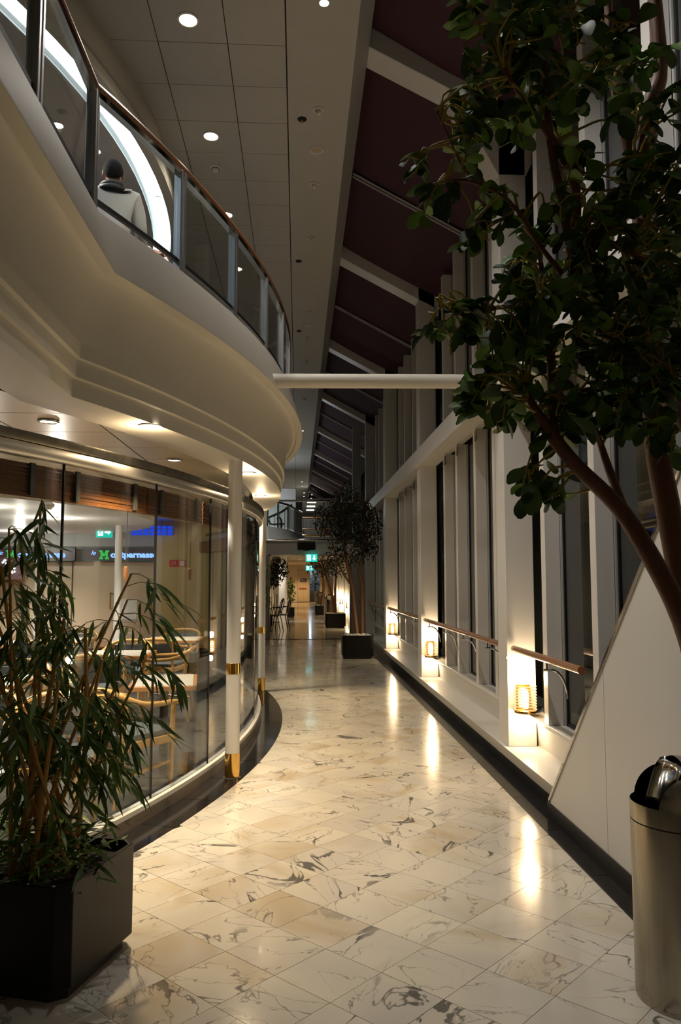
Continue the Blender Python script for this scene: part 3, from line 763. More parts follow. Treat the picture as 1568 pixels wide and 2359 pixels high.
# ================================================================== FICUS TREE (right foreground)
random.seed(5)
pr = planter(1.41, 2.03, 0, .42, .42, 'black planter behind the steel bin holding the large foreground tree', 'stones')
fic = empty('ficus_tree', (1.42, 2.06, .36)); tag(fic, 'large leafy foreground tree with reddish branches at the right edge', 'tree')
BR = {
 'A': ([(1.44,2.08,.36),(1.43,2.35,.75),(1.39,2.60,1.16),(1.33,2.60,1.41),(1.27,2.60,1.75),(1.23,2.60,2.05),(1.25,2.65,2.53),(1.26,2.70,2.95),(1.30,2.70,3.29),(1.34,2.70,3.46),(1.32,2.70,3.9)],[.055,.052,.048,.046,.042,.040,.038,.042,.034,.030,.022]),
 'B': ([(1.38,2.0,.36),(1.37,2.25,.80),(1.31,2.45,1.13),(1.20,2.40,1.42),(1.11,2.40,1.61),(1.01,2.40,1.77),(.88,2.40,1.90),(.80,2.40,2.00),(.75,2.40,2.08),(.72,2.42,2.15)],[.045,.042,.038,.034,.031,.027,.024,.022,.014,.008]),
 'B2': ([(.80,2.40,1.99),(.82,2.45,2.16),(.83,2.50,2.40),(.82,2.55,2.66)],[.018,.016,.012,.007]),
 'B3': ([(1.03,2.40,1.75),(1.02,2.50,1.91),(1.00,2.55,2.05)],[.016,.014,.009]),
 'C': ([(1.40,2.58,1.75),(1.37,2.52,1.91),(1.24,2.45,2.08),(1.13,2.40,2.18),(1.06,2.40,2.28),(.99,2.40,2.33),(.88,2.40,2.44),(.80,2.38,2.5)],[.028,.026,.024,.022,.020,.018,.014,.008]),
 'D': ([(1.26,2.70,2.93),(1.20,2.70,3.20),(1.16,2.70,3.49),(1.15,2.70,3.8)],[.026,.022,.018,.014]),
 'D2': ([(1.27,2.70,2.90),(1.23,2.80,3.30),(1.19,2.80,3.6)],[.02,.018,.012]),
 'E': ([(1.05,2.42,2.28),(.95,2.50,2.50),(.89,2.50,2.80),(.85,2.50,3.03),(.83,2.50,3.45)],[.018,.018,.017,.015,.010]),
 'F': ([(.93,2.52,2.60),(.95,2.55,2.90),(.86,2.50,3.03),(.74,2.45,3.16),(.66,2.42,3.25)],[.014,.018,.015,.010,.006]),
 'G': ([(.86,2.45,2.55),(.76,2.40,2.64),(.69,2.35,2.71),(.60,2.30,2.75),(.50,2.30,2.78),(.41,2.30,2.765)],[.010,.007,.006,.005,.004,.003]),
 'H': ([(.55,2.30,2.765),(.50,2.31,2.84),(.47,2.32,2.92),(.43,2.34,3.03)],[.004,.0035,.003,.002]),
 'I': ([(.83,2.50,2.45),(.70,2.45,2.44),(.58,2.43,2.41),(.46,2.42,2.42)],[.009,.006,.005,.003]),
 'J': ([(1.26,2.65,2.55),(1.15,2.50,2.62),(1.02,2.45,2.66),(.90,2.42,2.70)],[.016,.013,.010,.006]),
}
def smoothpts(P, r, k=3):
    out, rr = [], []
    P = [Vector(p) for p in P]
    for i in range(len(P)-1):
        p0, p1, p2, p3 = P[max(0,i-1)], P[i], P[i+1], P[min(len(P)-1,i+2)]
        for q in range(k):
            t = q/k
            out.append(.5*((2*p1)+(p2-p0)*t+(2*p0-5*p1+4*p2-p3)*t*t+(-p0+3*p1-3*p2+p3)*t**3)); rr.append(r[i]+(r[i+1]-r[i])*t)
    out.append(P[-1]); rr.append(r[-1]); return out, rr
allpts = []
org = Vector(fic.location)
for nm, (P, r) in BR.items():
    pts, rr = smoothpts(P, r, 4)
    MB().tube([p-org for p in pts], rr, 12).build('trunk' if nm in 'AB' else 'branch', M['bark'], fic, 60)
    allpts += [(p, q) for p, q in zip(pts, rr) if p.z > 1.8]
ZN = [((.68,2.45,3.27),(.15,.2,.20),22),((.93,2.5,3.32),(.25,.25,.25),30),((.90,2.5,2.68),(.20,.2,.15),26),((1.09,2.45,2.60),(.16,.2,.27),26),((.79,2.4,2.37),(.22,.2,.18),34),
      ((1.05,2.4,2.23),(.19,.18,.16),24),((.69,2.4,2.16),(.15,.12,.11),16),((.93,2.45,2.10),(.18,.12,.08),16),((.53,2.42,2.41),(.10,.06,.06),7),((.43,2.32,2.82),(.10,.05,.08),6),
      ((.53,2.4,3.04),(.08,.08,.12),8),((.82,2.45,1.88),(.12,.08,.07),6),((1.21,2.5,3.05),(.1,.2,.34),16),((.62,2.4,2.74),(.08,.08,.07),7),((1.15,2.3,2.0),(.1,.1,.1),5),((1.22,2.5,2.35),(.1,.18,.25),16),((1.28,2.5,2.72),(.12,.2,.2),20),((1.05,2.5,2.95),(.16,.2,.15),14),((.75,2.45,3.5),(.25,.2,.12),14)]
fsp = []; tw = MB()
for c, h, n in ZN:
    for q in range(int(n*1.25)):
        while True:
            v = Vector((random.uniform(-1,1),random.uniform(-1,1),random.uniform(-1,1)))
            if v.length <= 1: break
        p = Vector(c)+Vector((v.x*h[0],v.y*h[1],v.z*h[2]))
        near = sorted(allpts, key=lambda a: (a[0]-p).length)[min(3, int(random.random()*3))][0]
        if (near-p).length > .5: near = p+Vector((random.uniform(-.1,.1),random.uniform(-.1,.1),-.15))
        mid = near.lerp(p,.5)+Vector((random.uniform(-.04,.04),random.uniform(-.04,.04),random.uniform(-.02,.06)))
        d = (p-mid).normalized(); e = p+d*.05+Vector((0,0,random.uniform(-.05,.02)))
        pts, rr = smoothpts([near,mid,p,e],[.0055,.0044,.0034,.0024],3)
        tw.tube([x-org for x in pts], rr, 5)
        # twisted bare sprig
        if random.random() < .5:
            k = [p]; 
            for s in range(5): k.append(k[-1]+Vector((random.uniform(-.022,.022),random.uniform(-.022,.022),random.uniform(-.035,.012))))
            tw.tube([x-org for x in k], .0032, 5)
        nl = random.randint(4,7)
        for s in range(nl):
            t = 1-s/nl*.75; o_ = mid.lerp(e, t); a = random.uniform(0,2*PI)
            dd = (d*.6+Vector((math.cos(a),math.sin(a),random.uniform(-.9,.5)))).normalized()
            fsp.append((o_, dd, random.uniform(-.8,.8), random.uniform(.62,1.15)))
tw.build('twigs', M['twig'], fic, 60, kind='stuff')
lm = [leaf_mesh('l', .082, .050, None, 'ovate', c, f, 6) for c, f in ((.15,.2),(.3,.3),(.05,.15),(.22,.05))]
add_leafs(fic, fsp, lm, M['ficus'])

pot(pr, fic, 'potted_ficus', 'large leafy foreground tree with reddish branches at the right edge', 'tree')
# ================================================================== DISTANT TREES
def tree(x, y, z, trunks, blobs, label, leafs, size, m, name='tree', bark=M['barktan']):
    root = empty(name, (x, y, z)); tag(root, label, 'tree')
    ends = []
    for P, r in trunks:
        pts, rr = smoothpts(P, r, 3); MB().tube(pts, rr, 8).build('trunk', bark, root, 60); ends += pts[len(pts)//2:]
    br_ = MB(); lf = MB(); src = leaf_mesh('l', size, size*.55, None, 'ovate', .2, .2, 2)
    for c, h, n in blobs:
        for q in range(max(3, n//14)):
            p = Vector(c)+Vector((random.uniform(-1,1)*h[0],random.uniform(-1,1)*h[1],random.uniform(-1,1)*h[2]))*.8
            e = min(ends, key=lambda a: (a-p).length); br_.tube([e, e.lerp(p,.5)+Vector((0,0,.04)), p], [.010,.007,.003], 5)
        for q in range(n):
            while True:
                v = Vector((random.uniform(-1,1),random.uniform(-1,1),random.uniform(-1,1)))
                if v.length <= 1: break
            p = Vector(c)+Vector((v.x*h[0],v.y*h[1],v.z*h[2]))
            d = Vector((random.uniform(-1,1),random.uniform(-1,1),random.uniform(-1.2,.5))).normalized()
            xv = d.cross(Vector((0,0,1))).normalized(); zv = xv.cross(d)
            mt = Matrix.Translation(p) @ (Matrix((xv,d,zv)).transposed() @ Matrix.Rotation(random.uniform(-1,1),3,'Y')).to_4x4() @ Matrix.Scale(random.uniform(.7,1.2),4)
            lf.add([mt @ Vector(v) for v in src.v], src.f)
    br_.build('branches', bark, root, 60, kind='stuff')
    lf.build('foliage', m, root, 0, kind='stuff')
    return root
random.seed(11)
p1 = planter(1.17, 15.55, 0, .60, .45, 'black planter with white stones beside the third lamp column', 'stones')
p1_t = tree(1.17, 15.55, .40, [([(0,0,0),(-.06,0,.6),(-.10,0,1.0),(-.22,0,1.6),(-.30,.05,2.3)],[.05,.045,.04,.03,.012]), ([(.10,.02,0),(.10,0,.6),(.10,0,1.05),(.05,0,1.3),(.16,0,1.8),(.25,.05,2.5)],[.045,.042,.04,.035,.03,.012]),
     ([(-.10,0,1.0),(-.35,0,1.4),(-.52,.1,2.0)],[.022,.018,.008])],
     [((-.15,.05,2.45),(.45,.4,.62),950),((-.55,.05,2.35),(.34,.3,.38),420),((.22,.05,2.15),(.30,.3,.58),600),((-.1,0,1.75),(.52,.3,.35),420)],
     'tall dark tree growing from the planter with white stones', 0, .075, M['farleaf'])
p2 = planter(1.19, 25.1, 0, .64, .45, 'black planter beyond the opening, in front of the tall steel bin', 'stones')
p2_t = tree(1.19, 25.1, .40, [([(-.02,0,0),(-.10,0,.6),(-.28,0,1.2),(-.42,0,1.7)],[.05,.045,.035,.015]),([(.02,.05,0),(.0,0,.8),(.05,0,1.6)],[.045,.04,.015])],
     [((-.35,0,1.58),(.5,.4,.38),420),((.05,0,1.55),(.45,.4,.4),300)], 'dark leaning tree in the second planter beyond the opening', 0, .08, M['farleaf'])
p3 = planter(1.02, 33.6, 0, .58, .42, 'small black planter farthest down the corridor beside the dark bin', 'stones')
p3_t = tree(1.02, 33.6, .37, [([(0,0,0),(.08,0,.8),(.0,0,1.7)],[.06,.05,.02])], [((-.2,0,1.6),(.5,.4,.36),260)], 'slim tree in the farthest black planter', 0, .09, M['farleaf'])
for a_, b_, l_ in ((p1,p1_t,'tall dark tree in a black planter of white stones by the third lamp column'),(p2,p2_t,'dark leaning tree in the black planter in front of the tall steel bin'),(p3,p3_t,'slim dark tree in the farthest and smallest black planter')): pot(a_, b_, 'potted_tree', l_, 'tree')
swing_bin(1.13, 27.6, 1.0, .22, 'tall steel waste bin behind the second black planter', 0)
swing_bin(1.02, 35.6, .95, .22, 'dark steel waste bin near the end of the corridor', 0)

# ================================================================== FAR OPENING, HEADER AND SECOND DECK
hd_ = empty('wall_far'); struct(hd_, 'pale cross wall with the wide opening to the corridor beyond')
MB().box((-1.4,20.4,2.15),(1.7,20.55,2.52)).build('header', M['white'], hd_, 0)
MB().box((-1.0,20.4,0),(-.74,20.6,2.15)).build('jamb_left', M['grey'], hd_, 0)
MB().box((1.36,20.4,0),(1.95,20.6,2.15)).build('jamb_right', M['grey'], hd_, 0)
MB().box((1.44,20.6,0),(1.66,20.75,5.6)).build('pier_right', M['grey'], hd_, 0)
MB().box((-.76,20.37,0),(-.72,20.42,2.17)).box((1.34,20.37,0),(1.37,20.42,2.17)).box((-.76,20.37,2.13),(1.37,20.42,2.17)).build('frame_trim', M['steel'], hd_, 0)
MB().tube([(-1.3,20.38,2.54),(1.7,20.38,2.54)], .04, 12).build('header_rail', M['chrome'], hd_)
for z in (.98,.90): MB().lathe([(0,0),(.02,0)], 10, (1.62,0,0)); MB().tube([(1.62,20.385,z),(1.62,20.40,z)], .022, 10).build('door_magnet', M['blackmatte'], hd_)
wl = MB().box((-1.6,13.5,0),(-1.15,20.40,2.5)).build('wall_left', M['grey'], smooth=0); struct(wl, 'plain grey wall beyond the end of the cafe glass')
# glass parapet on the header
gp = empty('glass_parapet', (0,20.42,2.56)); tag(gp, 'clear glass parapet with a chrome top rail above the far opening', 'railing')
MB().box((-1.3,-.006,.0),(1.65,.006,1.0)).build('pane', M['glass'], gp, 0)
MB().tube([(-1.3,0,1.02),(1.65,0,1.02)], .03, 10).build('top_rail', M['chrome'], gp)
# screen and exit sign
sc_ = empty('screen', (.215,20.36,2.295)); tag(sc_, 'small black screen mounted on the white header', 'screen')
MB().box((-.23,-.035,0),(.23,.03,.19)).build('housing', M['blackmatte'], sc_, 0, .006); MB().box((-.21,-.037,.012),(.21,-.034,.18)).build('display', M['black'], sc_, 0); MB().box((-.09,-.01,-.018),(.09,.02,0)).build('bracket', M['blackmatte'], sc_, 0)
def exit_sign(x, y, z, s, label, arrow, hang=.08):
    root = empty('exit_sign', (x, y, z)); tag(root, label, 'sign'); 
    pn = MB().box((-.15*s,-.012*s,0),(.15*s,.02*s,.20*s)).build('panel', M['green'], root, 0)
    W = M['signwhite']; yy = -.014*s
    MB().box((-.115*s,yy,.03*s),(-.015*s,-.012*s,.175*s)).build('door_symbol', W, pn, 0)
    g_ = MB(); h = yy-.002*s
    seg = [((-.06,.15),(-.06,.15),.013),((-.065,.135),(-.075,.095),.010),((-.075,.095),(-.05,.07),.006),((-.05,.07),(-.055,.04),.006),((-.075,.095),(-.095,.075),.006),((-.095,.075),(-.108,.055),.006),((-.066,.13),(-.04,.115),.005),((-.04,.115),(-.028,.125),.005),((-.066,.13),(-.095,.12),.005)]
    for a, b, r in seg:
        if a == b: g_.lathe([(0,0),(r*s,0)], 10, (0,0,0)); 
        pa = Vector((a[0]*s,h,a[1]*s)); pb_ = Vector((b[0]*s,h,b[1]*s+1e-4)); g_.tube([pa, pb_], r*s*.9, 6)
    g_.build('running_figure', M['green'], pn, 0)
    a_ = MB()
    if arrow == 'down': pl = [(.07,.03),(.125,.095),(.09,.095),(.09,.17),(.05,.17),(.05,.095),(.015,.095)]
    else: pl = [(.13,.10),(.075,.155),(.075,.118),(.01,.118),(.01,.082),(.075,.082),(.075,.045)]
    n = len(pl); a_.add([(p[0]*s,yy,p[1]*s) for p in pl], [tuple(range(n))]); a_.build('arrow', W, pn, 0)
    MB().box((-.12*s,0,.2*s),(-.11*s,.008*s,.2*s+hang)).box((.11*s,0,.2*s),(.12*s,.008*s,.2*s+hang)).build('hanger', M['steel'], root, 0)
    return root
exit_sign(.348, 20.30, 1.985, 1.0, 'lit green exit sign with a running figure and a down arrow under the far header', 'down')
exit_sign(.45, 30.5, 1.86, 1.0, 'smaller lit green exit sign farther down the corridor', 'down', .41)
# second balcony beyond the opening
b2 = empty('balcony_far'); struct(b2, 'grey second balcony with sloping underside seen over the far header')
P2 = [(-3,23.4),(-.95,24.2),(-.34,26.0),(.12,29.0),(.12,34.0),(-3,34.0)]
Q2 = [(-3,22.9),(-.86,23.7),(-.16,25.8),(.38,29.0),(.38,34.0),(-3,34.0)]
n = len(P2)
MB().add([(a,b,3.18) for a,b in P2]+[(a,b,2.75) for a,b in Q2]+[(a-.1,b+.3,2.52) for a,b in P2], [(i,i+1,n+i+1,n+i) for i in range(n-1)]+[(n+i,n+i+1,2*n+i+1,2*n+i) for i in range(n-1)]+[tuple(range(n))]).build('fascia', M['grey'], b2, 0)
g2 = empty('far_balcony_railing', (0,0,3.18)); tag(g2, 'glass balustrade with chrome posts on the grey far balcony', 'railing')
for i in range(4):
    a, b = Vector(P2[i]), Vector(P2[i+1]); u_ = (b-a).normalized(); c = (a+b)/2; L = (b-a).length
    MB().obox((c.x,c.y,.40), (u_.x,u_.y,0), (-u_.y,u_.x,0), (0,0,1), L/2, .006, .36).build('pane', M['glass'], g2, 0)
    for f in ((0,.5) if L > 1.5 else (0,)):
        p = a.lerp(b,f); MB().box((p.x-.03,p.y-.03,0),(p.x+.03,p.y+.03,.80)).build('railing_post', M['steel'], g2, 0)
MB().tube([(a,b,.82) for a,b in P2[:5]], .035, 10).build('top_rail', M['chrome'], g2)
wf = MB().box((-3,30.0,3.0),(-.10,30.2,5.0)).build('wall_stair', M['white'], smooth=0); struct(wf, 'white wall of the lit stair room behind the far balcony')
st = empty('stair_railing', (-.62,28.0,3.2)); tag(st, 'dark looping stair handrails behind the far balcony glass', 'railing')
MB().tube([(-.5,0,.5),(.0,0,.72),(.40,0,1.0)], .04, 8).build('handrail', M['darkgrey'], st)
MB().tube([(-.5,0,.5),(-.34,0,.28),(.12,0,.30)], .035, 8).build('handrail', M['darkgrey'], st)
MB().tube([(.02,0,0),(.02,0,.42),(-.03,0,.52),(-.1,0,.53),(-.14,0,.47)], .035, 8).build('newel_loop', M['blackmatte'], st)
for i in range(5): MB().tube([(-.4+.18*i,0,.0),(-.4+.18*i,0,.52+.10*i)], .012, 6).build('baluster', M['steel'], st)
# upper far wall and its cross beams
wq = MB().box((-6,44.5,2.5),(2.2,44.7,6.3)).build('wall_far_upper', M['darkgrey'], smooth=0); struct(wq, 'dim wall far away at the upper level')
MB().box((-.1,33.9,2.6),(2.0,34.1,3.15)).build('wall_gallery', M['darkgrey'], smooth=0)['kind'] = 'structure'
gl = empty('gallery_railing', (0,34.5,2.54)); tag(gl, 'distant railings of the dark gallery seen above the far header', 'railing')
for z, y, m in ((1.81,1.5,M['rail']),(1.21,.5,M['rail']),(.91,0,M['brass']),(.56,-.3,M['grey']),(.36,-.4,M['grey'])):
    MB().tube([(.2,y,z),(1.9,y,z)], .035, 8).build('rail', m, gl)
    for x in (.25,1.85): MB().tube([(x,y,0),(x,y,z)], .02, 6).build('railing_post', M['darkgrey'], gl)
for i in range(8): MB().box((.15+.22*i,2.0,0.0),(.355+.22*i,2.1,1.81)).build('rib_panel', M['darkgrey'], gl, 0)
gs = MB().box((.2,37,5.25),(1.9,44.4,5.35)).build('ceiling_gallery', M['grey'], smooth=0); struct(gs, 'dim ceiling over the distant gallery')

# ------------------------------------------------------------------ corridor beyond the opening
lc = MB().box((-4,20.6,2.47),(2,52.2,2.54)).build('ceiling_corridor', M['plaster'], smooth=0); struct(lc, 'low ceiling of the corridor beyond the opening')
we = empty('wall_end'); struct(we, 'warm lit cream end wall of the corridor')
MB().box((-4,52.0,0),(-.02,52.2,2.5)).build('wall_panel', M['plaster'], we, 0); MB().box((-.02,52.0,2.13),(2.0,52.2,2.5)).build('wall_panel', M['plaster'], we, 0); MB().box((1.45,52.0,0),(2.0,52.2,2.13)).build('wall_panel', M['plaster'], we, 0)
MB().box((-.02,54.5,0),(2.0,54.6,2.5)).build('wall_panel', M['grey'], we, 0)
d1 = empty('door_1', (.36,51.96,0)); struct(d1, 'cream double leaf door with a red push bar in the end wall')
MB().box((-.36,0,.03),(.0,.06,2.09)).build('door_leaf', M['cream'], d1, 0,.004); MB().box((.006,0,.03),(.36,.06,2.09)).build('door_leaf', M['cream'], d1, 0,.004)
MB().box((-.40,-.01,0),(-.36,.07,2.13)).box((.36,-.01,0),(.41,.07,2.13)).box((-.4,-.01,2.09),(.41,.07,2.13)).build('door_frame', M['grey'], d1, 0)
MB().tube([(-.30,-.06,.93),(.22,-.06,.93)], .022, 8).build('push_bar', M['red'], d1)
bs = empty('blue_sign', (.355,51.90,1.36)); tag(bs, 'small navy sign with white lines on the end door', 'sign')
MB().box((-.21,0,0),(.21,.02,.20)).build('plate', M['blue'], bs, 0); MB().box((-.17,-.004,.055),(.15,0,.075)).build('text_line', M['white'], bs, 0); MB().box((-.17,-.004,.12),(-.02,0,.14)).build('text_line', M['white'], bs, 0)
rs = empty('red_sign', (-.28,51.95,1.31)); tag(rs, 'small red fire sign on the end wall left of the door', 'sign')
MB().box((-.07,0,0),(.07,.02,.12)).build('plate', M['red'], rs, 0); MB().box((-.02,-.004,.03),(.03,0,.09)).build('pictogram', M['white'], rs, 0)
rb = MB().box((-.45,51.9,1.51),(-.40,52.0,1.58)).build('call_point', M['red'], smooth=0); tag(rb, 'tiny red call point on the end wall above the red sign', 'alarm')
# left side of the corridor: pillars
def pillar(x, y, r, label, m):
    o = MB().lathe([(0,0),(r,0),(r,2.47),(0,2.47)], 24).build('column', m); o.location = (x, y, 0); struct(o, label); return o
pillar(-.56, 29.4, .16, 'pale pink lit round column left in the corridor', M['white'])
o = MB().box((-1.1,33.0,0),(-.42,33.6,2.47)).build('wall_pier', M['grey'], smooth=0); struct(o, 'shaded grey pier left in the corridor')
ss = empty('slat_screen', (0,0,0)); tag(ss, 'screen of pale upright slats behind the black chairs', 'screen')
for i in range(7):
    o = MB().tube([(-1.5+.09*i,30.5,0),(-1.5+.09*i,30.5,2.3)], .035, 6).build('slat', M['cream'], ss)
o = MB().box((-1.9,26,0),(-1.85,52,2.47)).build('wall_corridor_left', M['plaster'], smooth=0); struct(o, 'plain left wall of the far corridor')
# right wall of the corridor with lit columns
o = MB().box((2.0,20.6,0),(2.05,52,2.47)).build('wall_corridor_right', M['darkgrey'], smooth=0); struct(o, 'dark right wall of the far corridor')
for k, y in enumerate((24.2,26.4,28.6,33.0,37.4)):
    o = MB().box((1.70,y,0),(1.935,y+.28,2.47)).build('column', M['white'], None, 0); struct(o, 'white column lit from below far down the right side')
    column_lamp(y, 'tiny glowing column lamp far down the corridor behind the planters', detail=False, power=P_COLUMN*2.2)['label'] = ['glowing column lamp just beyond the opening, behind the second planter', 'second glowing column lamp beyond the opening', 'third glowing column lamp beyond the opening', 'fourth glowing column lamp beyond the opening', 'farthest glowing column lamp in the corridor'][k]
# far plants
random.seed(3)
pd = planter(-.93, 18.9, 0, .30, .42, 'slim black planter beside the left jamb of the far opening', 'soil', cham=.02)
pd.scale = (1,1,1.0)
tp = empty('bamboo_palm', (-.90,18.9,.35)); tag(tp, 'feathery bamboo palm in the slim black planter by the left jamb', 'plant')
lf = MB(); sm = MB(); src = leaf_mesh('l', .16, .02, None, 'lance', .4, .1, 2)
for q in range(9):
    t = Vector((random.uniform(-.1,.22), random.uniform(-.15,.15), random.uniform(.7,1.55))); sm.tube([(0,0,0),t*.55+Vector((-.02,0,.1)),t], .008, 5)
    for s in range(26):
        a = random.uniform(0,6.28); d = Vector((math.cos(a),math.sin(a),random.uniform(-1.5,-.2))).normalized(); xv = d.cross(Vector((0,0,1))).normalized()
        mt = Matrix.Translation(t+Vector((random.uniform(-.12,.16),random.uniform(-.12,.12),random.uniform(-.22,.1)))) @ Matrix((xv,d,xv.cross(d))).transposed().to_4x4(); lf.add([mt @ Vector(v) for v in src.v], src.f)
sm.build('stems', M['bamboo'], tp, 60, kind='stuff'); lf.build('foliage', M['bleaf'], tp, 0, kind='stuff'); pot(pd, tp, 'potted_bamboo_palm', 'feathery bamboo palm in a slim black planter by the left jamb', 'plant')
q_ = planter(-.97, 25.4, 0, .34, .40, 'black planter behind the black chairs under the dense dark tree', 'soil', cham=.02)
pot(q_, tree(-.97, 25.4, .35, [([(0,0,0),(.05,0,.8),(.18,0,1.45)],[.03,.028,.015])], [((.30,0,1.52),(.38,.35,.42),520),((.12,0,1.15),(.30,.28,.25),220)], 'dense dark potted tree hanging over the black chairs just inside the opening', 0, .11, M['farleaf']), 'potted_tree', 'dense dark potted tree hanging over the black chairs inside the opening', 'plant')
q_ = planter(-.28, 31.6, 0, .3, .4, 'small planter by the shaded pier', 'soil', cham=.02)
pot(q_, tree(-.28, 31.6, .35, [([(0,0,0),(0,0,.6)],[.02,.012])], [((-.02,0,.75),(.2,.2,.5),220)], 'feathery green plant in front of the shaded pier', 0, .12, M['bleaf']), 'potted_plant', 'feathery green potted plant in front of the shaded pier', 'plant')
q_ = planter(1.15, 53.4, 0, .6, .75, 'pale planter behind the end doorway', 'soil', body=M['terrawhite'], cham=.02, foot=False)
pot(q_, tree(1.15, 53.4, .70, [([(0,0,0),(.03,0,.5),(0,0,1.0)],[.03,.025,.015])], [((-.02,0,.75),(.45,.35,.6),260)], 'round leafy plant in the pale planter at the end doorway', 0, .12, M['bleaf']), 'potted_plant', 'round leafy plant in a pale planter at the end doorway', 'plant')

# black chairs just inside the opening
def black_chair(x, y, rz, label):
    root = empty('chair', (x, y, 0), rz); tag(root, label, 'chair', 'black chairs inside the far opening')
    MB().prism([(.21*math.cos(a)*1.05, .21*math.sin(a)) for a in [2*PI*q/16 for q in range(16)]], .44, .475).build('seat', M['darkpad'], root, 0)
    for sx in (-1,1):
        MB().tube([(.17*sx,.16,.45),(.20*sx,.20,0)], .014, 8).build('leg', M['black'], root)
        MB().tube([(.15*sx,-.17,.45),(.17*sx,-.26,0)], .014, 8).build('leg', M['black'], root)
        MB().tube([(.19*sx,-.20,.70),(.25*sx,-.05,.70),(.26*sx,.08,.66),(.22*sx,.12,.46)], .013, 8).build('arm', M['black'], root)
    loop = [(.20*math.cos(a), -.20-.10*(.5+.5*math.sin(a)), .74+.22*math.sin(a)) for a in [2*PI*q/20 for q in range(20)]]
    MB().tube(loop, .014, 8, closed=True).build('back_loop', M['black'], root)
    MB().tube([(0,-.20,.52),(0,-.24,.74),(0,-.30,.96)], .02, 6).build('back_splat', M['black'], root)
    MB().tube([(-.15,-.19,.46),(-.17,-.21,.55)], .013, 8).tube([(.15,-.19,.46),(.17,-.21,.55)], .013, 8).build('back_post', M['black'], root)
    return root
black_chair(-.52, 24.0, math.radians(80), 'black loop back armchair nearest the corridor middle')
black_chair(-.72, 23.5, math.radians(75), 'black loop back armchair overlapped by the one beside it')
black_chair(-1.05, 23.0, math.radians(-20), 'black loop back armchair half hidden by the left jamb')
mb_ = empty('menu_stand', (-.78,28.2,0)); tag(mb_, 'slim black menu stand with a white card beside the pink column', 'stand')
MB().tube([(0,0,0),(0,0,1.0)], .02, 8).build('pole', M['chrome'], mb_); MB().lathe([(0,0),(.14,0),(.14,.02),(0,.02)], 16).build('foot', M['blackmatte'], mb_)
MB().box((-.10,-.02,1.0),(.10,.0,1.30)).build('card', M['white_plastic'], mb_, 0); MB().box((-.11,-.02,1.30),(.11,.01,1.36)).build('holder', M['blackmatte'], mb_, 0)

# ================================================================== CAFE INTERIOR
cw = empty('wall_cafe_back'); struct(cw, 'cream shuttered shop front on a dark speckled granite plinth')
MB().box((-8,12.95,0),(-1.30,14.6,.43)).build('plinth', M['speck'], cw, 0)
MB().box((-8,12.93,.43),(-1.30,14.6,.455)).build('plinth_top', M['rail'], cw, 0)
xs_ = [-7.6,-6.8,-6.0,-5.2,-4.45,-3.95,-3.15,-2.45]
for i in range(len(xs_)-1):
    MB().box((xs_[i]+.012,14.0,.455),(xs_[i+1]-.012,14.06,1.86)).build('shutter_panel', M['cream'], cw, 0, .004)
    if i in (5, 6):
        x = xs_[i+1]-.12
        MB().tube([(x,13.99,1.02),(x,13.93,1.02),(x,13.93,1.30),(x,13.99,1.30)], .014, 6).build('handle', M['brass'], cw)
MB().box((-8,14.06,.45),(-1.3,14.2,2.6)).build('back_board', M['grey'], cw, 0)
MB().box((-8,13.7,2.10),(-1.7,14.06,2.56)).build('bulkhead', M['grey'], cw, 0)
MB().box((-2.30,13.4,.455),(-1.30,13.5,2.56)).build('side_panel', M['yellow'], cw, 0)
MB().box((-2.43,13.45,.455),(-2.30,14.0,2.56)).build('corner_post', M['cream'], cw, 0)
cwl = MB().box((-8.0,.3,0),(-7.9,14.2,2.6)).build('wall_cafe_left', M['cream'], smooth=0); struct(cwl, 'left wall of the cafe')
cb_ = MB().box((-8,-.6,0),(-1.5,-.5,6)).build('wall_back', M['plaster'], smooth=0); struct(cb_, 'wall behind the viewpoint')
cb_ = MB().box((-1.5,-.6,0),(2.6,-.5,6.5)).build('wall_back_promenade', M['plaster'], smooth=0); struct(cb_, 'end wall of the promenade behind the viewpoint')
